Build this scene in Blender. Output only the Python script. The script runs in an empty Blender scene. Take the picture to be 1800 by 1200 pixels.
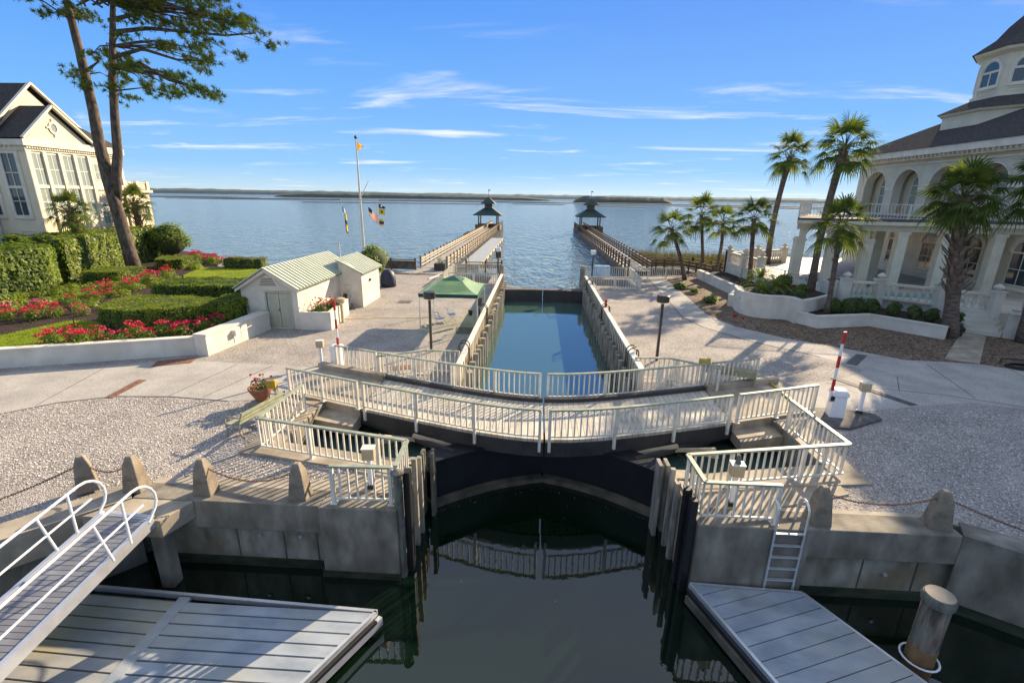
import bpy, bmesh, math, random
from mathutils import Vector, Matrix, noise
from mathutils.geometry import tessellate_polygon
R = math.radians; PI = math.pi
sc = bpy.context.scene
col = sc.collection
random.seed(7)

# ---------------------------------------------------------------- camera
yaw, pitch, roll = R(-2.8), R(16.854), R(0.9)
R0 = Vector((math.cos(yaw), -math.sin(yaw), 0)); FH = Vector((math.sin(yaw), math.cos(yaw), 0))
D0 = -math.sin(pitch)*FH + Vector((0, 0, -math.cos(pitch)))
FW = math.cos(pitch)*FH + Vector((0, 0, -math.sin(pitch)))
RT = math.cos(roll)*R0 - math.sin(roll)*D0; DN = math.sin(roll)*R0 + math.cos(roll)*D0
cam = bpy.data.cameras.new('camera'); camo = bpy.data.objects.new('camera', cam); col.objects.link(camo)
m = Matrix((RT, -DN, -FW)).transposed().to_4x4(); m.translation = Vector((-0.2, 0, 7.2))
camo.matrix_world = m
cam.sensor_width = 36; cam.lens = 835/1800*36; cam.clip_end = 30000; cam.clip_start = 0.05
sc.camera = camo
# ---------------------------------------------------------------- world, sun, exposure
SAZ, SEL = R(38.5), R(24)
w = bpy.data.worlds.new('World'); sc.world = w; w.use_nodes = True
nt = w.node_tree; N = nt.nodes; L = nt.links; N.clear()
out = N.new('ShaderNodeOutputWorld'); bg = N.new('ShaderNodeBackground'); sky = N.new('ShaderNodeTexSky')
sky.sky_type = 'NISHITA'; sky.sun_disc = False; sky.sun_elevation = SEL; sky.sun_rotation = SAZ
sky.air_density = 1.15; sky.dust_density = 0.25; sky.ozone_density = 3.2
bg.inputs[1].default_value = 0.10
tc = N.new('ShaderNodeTexCoord'); sep = N.new('ShaderNodeSeparateXYZ'); L.new(tc.outputs['Generated'], sep.inputs[0])
def mth(op, a, b=None, c=None, nt=nt):
    n = nt.nodes.new('ShaderNodeMath'); n.operation = op
    for i, v in enumerate((a, b, c)):
        if v is None: continue
        if isinstance(v, (int, float)): n.inputs[i].default_value = v
        else: nt.links.new(v, n.inputs[i])
    return n.outputs[0]
zc = mth('MAXIMUM', sep.outputs[2], 0.0); zz = mth('ADD', zc, 0.045)
px = mth('DIVIDE', sep.outputs[0], zz); py = mth('DIVIDE', sep.outputs[1], zz)
px2 = mth('MULTIPLY', mth('ADD', px, mth('MULTIPLY', py, 0.14)), 0.45); py2 = mth('MULTIPLY', py, 1.05)
cmb = N.new('ShaderNodeCombineXYZ'); L.new(px2, cmb.inputs[0]); L.new(py2, cmb.inputs[1]); cmb.inputs[2].default_value = 3.1
nz = N.new('ShaderNodeTexNoise'); nz.inputs['Scale'].default_value = 1.0; nz.inputs['Detail'].default_value = 9; nz.inputs['Roughness'].default_value = 0.62
nz.inputs['Distortion'].default_value = 0.5
L.new(cmb.outputs[0], nz.inputs['Vector'])
cr = N.new('ShaderNodeMapRange'); cr.interpolation_type = 'SMOOTHSTEP'
cr.inputs[1].default_value = 0.535; cr.inputs[2].default_value = 0.74; L.new(nz.outputs[0], cr.inputs[0])
# thin cirrus gathers low over the water
em = N.new('ShaderNodeMapRange'); em.inputs[1].default_value = 0.34; em.inputs[2].default_value = 0.12; em.inputs[3].default_value = 0.10; em.inputs[4].default_value = 1.0
L.new(sep.outputs[2], em.inputs[0])
fac = mth('MULTIPLY', mth('MULTIPLY', cr.outputs[0], em.outputs[0]), 0.85)
# the physical sky, its glow around the sun held back, over a clear blue zenith-to-horizon gradient
mn = N.new('ShaderNodeVectorMath'); mn.operation = 'MINIMUM'; L.new(sky.outputs[0], mn.inputs[0]); mn.inputs[1].default_value = (3.4, 3.9, 4.4)
zr_ = N.new('ShaderNodeValToRGB'); L.new(sep.outputs[2], zr_.inputs[0]); e_ = zr_.color_ramp.elements
e_[0].position = 0.0; e_[0].color = (.42, .56, .62, 1); e_[1].position = 1.0; e_[1].color = (.022, .085, .38, 1)
for p_, c_ in ((.05, (.19, .42, .70)), (.14, (.115, .33, .69)), (.30, (.062, .225, .66)), (.55, (.035, .15, .55))):
    q_ = e_.new(p_); q_.color = (*c_, 1)
sc_ = N.new('ShaderNodeVectorMath'); sc_.operation = 'SCALE'; sc_.inputs[3].default_value = 6.6; L.new(zr_.outputs[0], sc_.inputs[0])
hsv = N.new('ShaderNodeMixRGB'); hsv.inputs[0].default_value = 0.08; L.new(sc_.outputs[0], hsv.inputs[1]); L.new(mn.outputs[0], hsv.inputs[2])
mx = N.new('ShaderNodeMixRGB'); L.new(fac, mx.inputs[0]); L.new(hsv.outputs[0], mx.inputs[1]); mx.inputs[2].default_value = (4.6, 4.7, 4.8, 1)
# unseen pale veil added overhead and behind the viewer for fill and reflections
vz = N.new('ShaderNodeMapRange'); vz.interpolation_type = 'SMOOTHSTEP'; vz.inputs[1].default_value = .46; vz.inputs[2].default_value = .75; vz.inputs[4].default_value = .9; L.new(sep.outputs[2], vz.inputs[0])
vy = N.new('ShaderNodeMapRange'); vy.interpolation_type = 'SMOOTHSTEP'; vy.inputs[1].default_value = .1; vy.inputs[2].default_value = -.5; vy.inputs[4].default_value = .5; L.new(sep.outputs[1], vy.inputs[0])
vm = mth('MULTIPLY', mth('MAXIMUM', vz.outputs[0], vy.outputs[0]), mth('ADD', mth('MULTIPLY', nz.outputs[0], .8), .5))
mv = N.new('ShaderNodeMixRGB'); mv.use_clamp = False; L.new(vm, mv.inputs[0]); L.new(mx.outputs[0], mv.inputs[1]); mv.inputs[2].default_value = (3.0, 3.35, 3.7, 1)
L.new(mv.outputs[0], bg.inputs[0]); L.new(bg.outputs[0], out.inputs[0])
sun = bpy.data.lights.new('sun', 'SUN'); suno = bpy.data.objects.new('sun', sun); col.objects.link(suno)
sun.energy = 5.0; sun.angle = R(0.55); sun.color = (1.0, 0.80, 0.55)
sd = Vector((math.sin(SAZ)*math.cos(SEL), math.cos(SAZ)*math.cos(SEL), math.sin(SEL)))
suno.rotation_euler = sd.to_track_quat('Z', 'Y').to_euler()
sc.view_settings.view_transform = 'Standard'; sc.view_settings.look = 'None'; sc.view_settings.gamma = 1
sc.view_settings.exposure = 1.15
sc.render.engine = 'CYCLES'
sc.cycles.max_bounces = 7; sc.cycles.transparent_max_bounces = 6; sc.cycles.caustics_reflective = False; sc.cycles.caustics_refractive = False
sc.cycles.sample_clamp_indirect = 6; sc.cycles.sample_clamp_direct = 0

# ---------------------------------------------------------------- materials
def mat(name, c, c2=None, rough=0.7, scale=3.0, lo=0.35, hi=0.65, bump=0.0, bscale=20.0, metal=0.0, stretch=(1, 1, 1), spec=0.5, trans=0.0, detail=5, c3=None, scale3=0.6):
    M = bpy.data.materials.new(name); M.use_nodes = True; n = M.node_tree; P = n.nodes['Principled BSDF']
    P.inputs['Roughness'].default_value = rough; P.inputs['Metallic'].default_value = metal
    P.inputs['Specular IOR Level'].default_value = spec
    P.inputs['Base Color'].default_value = (*c, 1)
    g = n.nodes.new('ShaderNodeTexCoord'); mp = n.nodes.new('ShaderNodeMapping'); mp.inputs['Scale'].default_value = stretch
    n.links.new(g.outputs['Object'], mp.inputs[0])
    outc = None
    if c2:
        t = n.nodes.new('ShaderNodeTexNoise'); t.inputs['Scale'].default_value = scale; t.inputs['Detail'].default_value = detail
        n.links.new(mp.outputs[0], t.inputs['Vector'])
        r = n.nodes.new('ShaderNodeValToRGB'); r.color_ramp.elements[0].position = lo; r.color_ramp.elements[1].position = hi
        r.color_ramp.elements[0].color = (*c, 1); r.color_ramp.elements[1].color = (*c2, 1)
        n.links.new(t.outputs[0], r.inputs[0]); outc = r.outputs[0]
        if c3:
            t3 = n.nodes.new('ShaderNodeTexNoise'); t3.inputs['Scale'].default_value = scale3; t3.inputs['Detail'].default_value = 6
            n.links.new(g.outputs['Object'], t3.inputs['Vector'])
            mr = n.nodes.new('ShaderNodeMapRange'); mr.inputs[1].default_value = 0.45; mr.inputs[2].default_value = 0.7; mr.inputs[4].default_value = 0.8
            n.links.new(t3.outputs[0], mr.inputs[0])
            x = n.nodes.new('ShaderNodeMixRGB'); n.links.new(mr.outputs[0], x.inputs[0]); n.links.new(outc, x.inputs[1]); x.inputs[2].default_value = (*c3, 1); outc = x.outputs[0]
        n.links.new(outc, P.inputs['Base Color'])
    if bump:
        b = n.nodes.new('ShaderNodeTexNoise'); b.inputs['Scale'].default_value = bscale; b.inputs['Detail'].default_value = 6
        n.links.new(mp.outputs[0], b.inputs['Vector'])
        k = n.nodes.new('ShaderNodeBump'); k.inputs['Strength'].default_value = bump; k.inputs['Distance'].default_value = 0.03
        n.links.new(b.outputs[0], k.inputs['Height']); n.links.new(k.outputs[0], P.inputs['Normal'])
    if trans:
        o = n.nodes['Material Output']; tr = n.nodes.new('ShaderNodeBsdfTranslucent'); ms = n.nodes.new('ShaderNodeMixShader'); ms.inputs[0].default_value = trans
        if outc is not None:
            gm = n.nodes.new('ShaderNodeMixRGB'); gm.blend_type = 'MULTIPLY'; gm.inputs[0].default_value = 1; n.links.new(outc, gm.inputs[1]); gm.inputs[2].default_value = (1.9, 1.9, 0.8, 1)
            n.links.new(gm.outputs[0], tr.inputs[0])
        else: tr.inputs[0].default_value = (c[0]*1.6, c[1]*1.6, c[2]*.8, 1)
        n.links.new(P.outputs[0], ms.inputs[1]); n.links.new(tr.outputs[0], ms.inputs[2]); n.links.new(ms.outputs[0], o.inputs[0])
    return M
def gravel_mat(name, a, b, c, sc_=16.0, bump=0.8):
    M = bpy.data.materials.new(name); M.use_nodes = True; n = M.node_tree; P = n.nodes['Principled BSDF']; P.inputs['Roughness'].default_value = 0.9
    P.inputs['Specular IOR Level'].default_value = 0.2
    g = n.nodes.new('ShaderNodeTexCoord')
    wn = n.nodes.new('ShaderNodeTexNoise'); wn.inputs['Scale'].default_value = 9; n.links.new(g.outputs['Object'], wn.inputs['Vector'])
    ad = n.nodes.new('ShaderNodeMixRGB'); ad.blend_type = 'ADD'; ad.inputs[0].default_value = 0.12; n.links.new(g.outputs['Object'], ad.inputs[1]); n.links.new(wn.outputs['Color'], ad.inputs[2])
    v = n.nodes.new('ShaderNodeTexVoronoi'); v.inputs['Scale'].default_value = sc_; n.links.new(ad.outputs[0], v.inputs['Vector'])
    s = n.nodes.new('ShaderNodeSeparateColor'); n.links.new(v.outputs['Color'], s.inputs[0])
    r = n.nodes.new('ShaderNodeValToRGB'); e = r.color_ramp.elements
    e[0].position = 0.0; e[0].color = (*a, 1); e[1].position = 0.9; e[1].color = (*c, 1); q = e.new(0.33); q.color = (*b, 1)
    n.links.new(s.outputs[0], r.inputs[0])
    # gaps between shells
    mr = n.nodes.new('ShaderNodeMapRange'); mr.inputs[1].default_value = 0.25; mr.inputs[2].default_value = 0.75; mr.inputs[3].default_value = 1.0; mr.inputs[4].default_value = 0.62
    n.links.new(v.outputs['Distance'], mr.inputs[0])
    big = n.nodes.new('ShaderNodeTexNoise'); big.inputs['Scale'].default_value = 0.55; big.inputs['Detail'].default_value = 7; big.inputs['Roughness'].default_value = .65; n.links.new(g.outputs['Object'], big.inputs['Vector'])
    br = n.nodes.new('ShaderNodeMapRange'); br.inputs[1].default_value = 0.3; br.inputs[2].default_value = 0.7; br.inputs[3].default_value = 0.68; br.inputs[4].default_value = 1.08
    n.links.new(big.outputs[0], br.inputs[0])
    m1 = n.nodes.new('ShaderNodeMath'); m1.operation = 'MULTIPLY'; n.links.new(mr.outputs[0], m1.inputs[0]); n.links.new(br.outputs[0], m1.inputs[1])
    x = n.nodes.new('ShaderNodeMixRGB'); x.blend_type = 'MULTIPLY'; x.inputs[0].default_value = 1; n.links.new(r.outputs[0], x.inputs[1]); n.links.new(m1.outputs[0], x.inputs[2])
    n.links.new(x.outputs[0], P.inputs['Base Color'])
    k = n.nodes.new('ShaderNodeBump'); k.inputs['Strength'].default_value = bump; k.inputs['Distance'].default_value = 0.035; k.invert = True
    n.links.new(v.outputs['Distance'], k.inputs['Height']); n.links.new(k.outputs[0], P.inputs['Normal'])
    return M
def water_mat(name, c, bump, scale, rough=0.03, scale2=None, dist=0.1, stretch=(1, 1, 1), ior=1.33, detail=8):
    M = bpy.data.materials.new(name); M.use_nodes = True; n = M.node_tree; P = n.nodes['Principled BSDF']
    P.inputs['Base Color'].default_value = (*c, 1); P.inputs['Roughness'].default_value = rough; P.inputs['IOR'].default_value = ior
    g = n.nodes.new('ShaderNodeTexCoord'); mp = n.nodes.new('ShaderNodeMapping'); mp.inputs['Scale'].default_value = stretch; n.links.new(g.outputs['Object'], mp.inputs[0])
    t = n.nodes.new('ShaderNodeTexNoise'); t.inputs['Scale'].default_value = scale; t.inputs['Detail'].default_value = detail; t.inputs['Roughness'].default_value = 0.62; t.inputs['Distortion'].default_value = 0.4
    n.links.new(mp.outputs[0], t.inputs['Vector'])
    k = n.nodes.new('ShaderNodeBump'); k.inputs['Strength'].default_value = bump; k.inputs['Distance'].default_value = dist
    n.links.new(t.outputs[0], k.inputs['Height']); n.links.new(k.outputs[0], P.inputs['Normal'])
    return M
def plank_mat(name, c, c2, width, axis='x', gap=0.06, rough=0.7, bump=0.4):
    M = mat(name, c, c2, rough=rough, scale=2.2, stretch=(1, 1, 1)); n = M.node_tree; P = n.nodes['Principled BSDF']
    g = n.nodes.new('ShaderNodeTexCoord'); s = n.nodes.new('ShaderNodeSeparateXYZ'); n.links.new(g.outputs['Object'], s.inputs[0])
    d = mth('DIVIDE', s.outputs[{'x': 0, 'y': 1, 'z': 2}[axis]], width, nt=n); f = mth('FRACT', d, nt=n)
    lt = mth('LESS_THAN', f, gap, nt=n)
    fl = mth('FLOOR', d, nt=n); wn = n.nodes.new('ShaderNodeTexWhiteNoise'); wn.noise_dimensions = '1D'; n.links.new(fl, wn.inputs['W'])
    mr = n.nodes.new('ShaderNodeMapRange'); mr.inputs[3].default_value = 0.82; mr.inputs[4].default_value = 1.1; n.links.new(wn.outputs[0], mr.inputs[0])
    src = P.inputs['Base Color'].links[0].from_socket
    x = n.nodes.new('ShaderNodeMixRGB'); x.blend_type = 'MULTIPLY'; x.inputs[0].default_value = 1; n.links.new(src, x.inputs[1]); n.links.new(mr.outputs[0], x.inputs[2])
    y = n.nodes.new('ShaderNodeMixRGB'); n.links.new(lt, y.inputs[0]); n.links.new(x.outputs[0], y.inputs[1]); y.inputs[2].default_value = (c[0]*.15, c[1]*.15, c[2]*.15, 1)
    n.links.new(y.outputs[0], P.inputs['Base Color'])
    return M
def brush_mat(name, c, c2, c3, rough=0.8):      # weathered concrete with vertical stains
    return mat(name, c, c2, rough=rough, scale=1.6, lo=0.3, hi=0.7, stretch=(1.6, 1.6, 0.45), bump=0.35, bscale=30, c3=c3, scale3=0.9, detail=9)
G_ = {}
G_['gravel'] = gravel_mat('shell_gravel', (0.30, 0.262, 0.23), (0.46, 0.415, 0.365), (0.62, 0.57, 0.51), 26.0, 0.75)
G_['road'] = gravel_mat('shell_concrete', (0.50, 0.465, 0.41), (0.54, 0.505, 0.45), (0.58, 0.545, 0.485), 38.0, 0.12)
G_['mulch'] = gravel_mat('mulch', (0.075, 0.048, 0.032), (0.19, 0.13, 0.085), (0.38, 0.28, 0.19), 12.0, 1.0)
G_['soil'] = gravel_mat('dark_soil', (0.02, 0.014, 0.01), (0.05, 0.035, 0.025), (0.11, 0.08, 0.06), 18.0, 1.0)
G_['lawn'] = mat('lawn', (0.16, 0.24, 0.012), (0.30, 0.38, 0.022), rough=0.9, scale=5, bump=1.0, bscale=60, c3=(0.34, 0.38, 0.045), scale3=1.3, spec=.2, trans=.2)
G_['conc'] = mat('concrete', (0.28, 0.24, 0.175), (0.46, 0.395, 0.295), rough=0.85, scale=1.8, bump=0.25, bscale=40, c3=(0.22, 0.185, 0.14), scale3=0.8)
G_['wallc'] = mat('stained_concrete', (0.11, 0.097, 0.075), (0.35, 0.315, 0.245), rough=0.85, scale=1.6, lo=0.3, hi=0.78, stretch=(1.5, 1.5, 0.7), bump=0.5, bscale=25, c3=(0.15, 0.125, 0.09), scale3=0.9, detail=12)
G_['panelc'] = mat('stained_panel', (0.15, 0.135, 0.10), (0.44, 0.41, 0.32), rough=0.85, scale=1.8, lo=0.3, hi=0.75, stretch=(1.5, 1.5, 0.7), bump=0.5, bscale=25, c3=(0.20, 0.145, 0.07), scale3=0.9, detail=12)
G_['darkc'] = mat('dark_concrete', (0.07, 0.065, 0.06), (0.13, 0.12, 0.11), rough=0.85, scale=3, bump=0.3)
G_['bollardc'] = mat('bollard_concrete', (0.17, 0.14, 0.10), (0.34, 0.28, 0.20), rough=0.9, scale=3.5, bump=0.5, bscale=25, c3=(0.12, 0.10, 0.075), scale3=1.6, detail=10)
G_['white'] = mat('white_paint', (0.60, 0.57, 0.47), (0.76, 0.73, 0.63), rough=0.5, scale=3.5, detail=9)
G_['rail'] = mat('rail_cap_paint', (0.25, 0.28, 0.20), (0.38, 0.40, 0.30), rough=0.5, scale=4)
G_['stucco'] = mat('white_stucco', (0.62, 0.57, 0.46), (0.76, 0.71, 0.60), rough=0.85, scale=1.2, bump=0.2, bscale=60, c3=(0.55, 0.52, 0.43), scale3=0.5)
G_['cream'] = mat('cream_stucco', (0.68, 0.58, 0.41), (0.76, 0.67, 0.49), rough=0.85, scale=0.8, bump=0.15, bscale=40)
G_['rstucco'] = mat('pale_stucco', (0.58, 0.53, 0.40), (0.68, 0.62, 0.48), rough=0.85, scale=0.8, bump=0.15, bscale=40, detail=9)
G_['trim'] = mat('cream_trim', (0.64, 0.585, 0.46), (0.76, 0.70, 0.57), rough=0.7, scale=1.5, detail=9)
G_['roof'] = mat('slate_roof', (0.045, 0.043, 0.042), (0.11, 0.10, 0.095), rough=1.0, spec=.05, scale=5, stretch=(1, 1, 7), bump=0.8, bscale=8)
G_['glass'] = mat('window_glass', (0.03, 0.05, 0.06), rough=0.05, spec=0.9)
G_['curtain'] = mat('curtained_glass', (0.22, 0.27, 0.25), (0.32, 0.36, 0.33), rough=0.12, scale=3, stretch=(6, 6, .3), spec=0.8)
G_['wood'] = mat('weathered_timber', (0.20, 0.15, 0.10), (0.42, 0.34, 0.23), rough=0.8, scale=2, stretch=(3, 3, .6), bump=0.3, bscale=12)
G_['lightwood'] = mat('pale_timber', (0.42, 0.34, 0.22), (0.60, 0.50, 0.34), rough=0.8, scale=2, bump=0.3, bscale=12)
G_['pile'] = mat('old_pile', (0.10, 0.085, 0.07), (0.34, 0.30, 0.24), rough=0.85, scale=2.5, stretch=(2, 2, .5), bump=0.6, bscale=10)
G_['lockpile'] = mat('lock_pile', (0.16, 0.145, 0.12), (0.42, 0.385, 0.315), rough=0.85, scale=2.5, stretch=(2.5, 2.5, .4), bump=0.5, bscale=10, c3=(0.15,0.17,0.13), scale3=1.2)
G_['deck'] = plank_mat('deck_planks', (0.30, 0.27, 0.23), (0.42, 0.38, 0.32), 0.15, 'y', 0.1)
G_['bdeck'] = plank_mat('bridge_deck', (0.44, 0.40, 0.32), (0.60, 0.55, 0.45), 0.19, 'x', 0.07)
G_['dock'] = mat('dock_board', (0.21, 0.25, 0.29), (0.35, 0.39, 0.43), rough=0.7, scale=2.6, stretch=(.5,1,1), detail=9, c3=(0.36, 0.36, 0.32), scale3=.7)
G_['alu'] = mat('aluminium', (0.62, 0.63, 0.64), (0.72, 0.73, 0.74), rough=0.35, scale=4, metal=0.6)
G_['gang'] = plank_mat('gangway_tread', (0.22, 0.22, 0.23), (0.30, 0.30, 0.31), 0.11, 'y', 0.12, 0.6)
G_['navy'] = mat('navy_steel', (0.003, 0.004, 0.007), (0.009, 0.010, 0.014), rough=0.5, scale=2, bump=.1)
G_['tan'] = mat('tan_steel', (0.06, 0.052, 0.035), (0.15, 0.13, 0.09), rough=0.7, scale=2, bump=.2)
G_['black'] = mat('black_rubber', (0.012, 0.012, 0.013), rough=0.5)
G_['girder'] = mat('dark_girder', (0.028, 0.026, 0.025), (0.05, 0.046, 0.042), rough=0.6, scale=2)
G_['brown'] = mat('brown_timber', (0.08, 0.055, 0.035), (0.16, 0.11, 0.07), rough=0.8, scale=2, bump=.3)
G_['verd'] = mat('verdigris', (0.06, 0.07, 0.055), (0.20, 0.20, 0.155), rough=0.85, scale=3, stretch=(2, 2, .5), bump=0.5, c3=(0.09, 0.06, 0.045), scale3=2.2)
G_['steel'] = mat('sheet_pile', (0.50, 0.46, 0.36), (0.66, 0.61, 0.49), rough=0.7, scale=1.5, stretch=(2, 2, .4), bump=0.2)
G_['metalroof'] = mat('roof_rib', (0.48, 0.52, 0.40), (0.56, 0.60, 0.46), rough=0.5, scale=1.5)
G_['rib'] = mat('roof_valley', (0.13, 0.16, 0.11), (0.19, 0.22, 0.15), rough=0.6, scale=2)
G_['green'] = mat('green_canvas', (0.30, 0.46, 0.31), (0.38, 0.54, 0.38), rough=0.8, scale=1.5, trans=0.45)
G_['dgreen'] = mat('dark_green_canvas', (0.012, 0.10, 0.075), rough=0.8, trans=.2)
G_['groof'] = mat('green_gazebo_roof', (0.007, 0.034, 0.029), (0.015, 0.055, 0.045), rough=0.6, scale=.5)
G_['rust'] = mat('rust_iron', (0.14, 0.06, 0.035), (0.24, 0.12, 0.07), rough=0.8, scale=8)
G_['terra'] = mat('terracotta', (0.30, 0.11, 0.06), (0.40, 0.17, 0.09), rough=0.8, scale=5)
G_['red'] = mat('red_paint', (0.50, 0.02, 0.02), rough=0.45)
G_['wht'] = mat('gloss_white', (0.78, 0.79, 0.80), rough=0.35)
G_['wbox'] = mat('beige_box', (0.42, 0.33, 0.20), (0.50, 0.41, 0.26), rough=0.5, scale=3)
G_['yellow'] = mat('yellow_paint', (0.42, 0.26, 0.03), (0.52, 0.34, 0.05), rough=0.6, scale=4)
G_['lampdark'] = mat('lamp_dark', (0.035, 0.03, 0.025), rough=0.4)
G_['dockpile'] = mat('dock_pile_wood', (0.06, 0.045, 0.032), (0.25, 0.20, 0.145), rough=0.9, scale=3.5, stretch=(2.5, 2.5, .35), bump=0.8, bscale=14, c3=(0.10, 0.13, 0.10), scale3=2.5)
G_['bronze'] = mat('bronze_pole', (0.035, 0.030, 0.022), (0.07, 0.058, 0.042), rough=0.45, scale=3)
G_['bench'] = mat('bench_slat', (0.26, 0.28, 0.17), (0.38, 0.39, 0.26), rough=0.6, scale=5)
G_['benchm'] = mat('bench_iron', (0.26, 0.23, 0.16), (0.36, 0.32, 0.23), rough=0.6, scale=8)
G_['leaf'] = mat('leaf_mid', (0.07, 0.12, 0.013), (0.19, 0.25, 0.028), rough=0.55, scale=1.6, trans=0.4, spec=.4)
G_['leafy'] = mat('leaf_yellow', (0.10, 0.155, 0.012), (0.26, 0.31, 0.03), rough=0.5, scale=1.1, trans=0.4)
G_['box'] = mat('boxwood', (0.10, 0.155, 0.010), (0.25, 0.29, 0.02), rough=0.7, scale=1.1, trans=0.35)
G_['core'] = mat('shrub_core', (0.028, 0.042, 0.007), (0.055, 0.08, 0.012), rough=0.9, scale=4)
G_['gdoor'] = mat('garage_door_paint', (0.40, 0.40, 0.29), (0.47, 0.47, 0.35), rough=.6, scale=2)
G_['dockold'] = mat('old_dock_board', (0.24, 0.26, 0.27), (0.36, 0.36, 0.34), rough=0.7, scale=2.6, stretch=(.5,1,1), detail=9, c3=(0.36, 0.31, 0.10), scale3=.45)
G_['leafd'] = mat('leaf_dark', (0.04, 0.08, 0.014), (0.085, 0.14, 0.02), rough=0.5, scale=2, trans=0.35)
G_['needle'] = mat('pine_needle', (0.045, 0.080, 0.010), (0.12, 0.16, 0.022), rough=0.6, scale=1.2, trans=0.4)
G_['palm'] = mat('palm_leaf', (0.040, 0.066, 0.016), (0.12, 0.155, 0.035), rough=0.8, scale=1.4, trans=0.35, spec=.08)
G_['bark'] = mat('pine_bark', (0.05, 0.036, 0.028), (0.16, 0.12, 0.09), rough=0.95, scale=3, stretch=(2, 2, .7), bump=1.0, bscale=7)
G_['pbark'] = mat('palm_bark', (0.075, 0.052, 0.04), (0.19, 0.14, 0.105), rough=0.95, scale=3, stretch=(1, 1, 3), bump=0.8, bscale=8)
G_['boot'] = mat('palm_boot', (0.13, 0.09, 0.055), (0.33, 0.26, 0.18), rough=0.9, scale=4, bump=.3)
G_['rose'] = mat('rose_red', (0.46, 0.008, 0.03), (0.70, 0.04, 0.16), rough=0.6, scale=2.5, trans=0.2)
G_['pink'] = mat('rose_pink', (0.62, 0.12, 0.24), (0.75, 0.28, 0.38), rough=0.6, scale=4, trans=0.2)
G_['flame'] = mat('petal_red', (0.62, 0.02, 0.01), rough=0.6)
G_['petaly'] = mat('petal_yellow', (0.75, 0.55, 0.03), rough=0.6)
G_['grass'] = mat('tall_grass', (0.10, 0.12, 0.02), (0.24, 0.25, 0.05), rough=0.8, scale=1.5, trans=.3)
G_['marsh'] = mat('marsh_grass', (0.06, 0.055, 0.02), (0.14, 0.12, 0.05), rough=0.9, scale=.6, trans=.2)
G_['far'] = mat('far_trees', (0.010, 0.026, 0.020), (0.028, 0.055, 0.040), rough=0.95, scale=.05)
G_['mud'] = mat('mud_flat', (0.05, 0.05, 0.035), (0.09, 0.085, 0.06), rough=0.9, scale=.01)
G_['pool'] = water_mat('pool_water', (0.02, 0.42, 0.38), 0.15, 3.0)
G_['blue'] = mat('blue_cloth', (0.02, 0.07, 0.30), rough=0.8)
G_['paleblue'] = mat('pale_blue_plastic', (0.20, 0.42, 0.70), (0.35, 0.55, 0.78), rough=0.5, scale=3)
G_['grille'] = mat('grill_cover', (0.012, 0.016, 0.035), (0.02, 0.028, 0.055), rough=0.55, scale=3, bump=.3, bscale=4)
G_['navyflag'] = mat('flag_navy', (0.01, 0.02, 0.10), rough=0.8, trans=.2)
G_['flagw'] = mat('flag_white', (0.75, 0.75, 0.75), rough=0.8, trans=.2)
G_['flagr'] = mat('flag_red', (0.55, 0.02, 0.03), rough=0.8, trans=.2)
G_['flago'] = mat('flag_orange', (0.75, 0.35, 0.02), rough=0.8, trans=.3)
G_['tile'] = mat('terrace_tile', (0.50, 0.46, 0.38), (0.62, 0.57, 0.48), rough=.7, scale=1)
G_['iron'] = mat('white_iron', (0.70, 0.68, 0.60), rough=.5)
G_['slime'] = mat('waterline_algae', (0.012, 0.02, 0.008), (0.05, 0.06, 0.03), rough=.6, scale=2, stretch=(1, 1, 3))

G_['roof'].node_tree.nodes['Principled BSDF'].inputs['IOR'].default_value = 1.02

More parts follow.
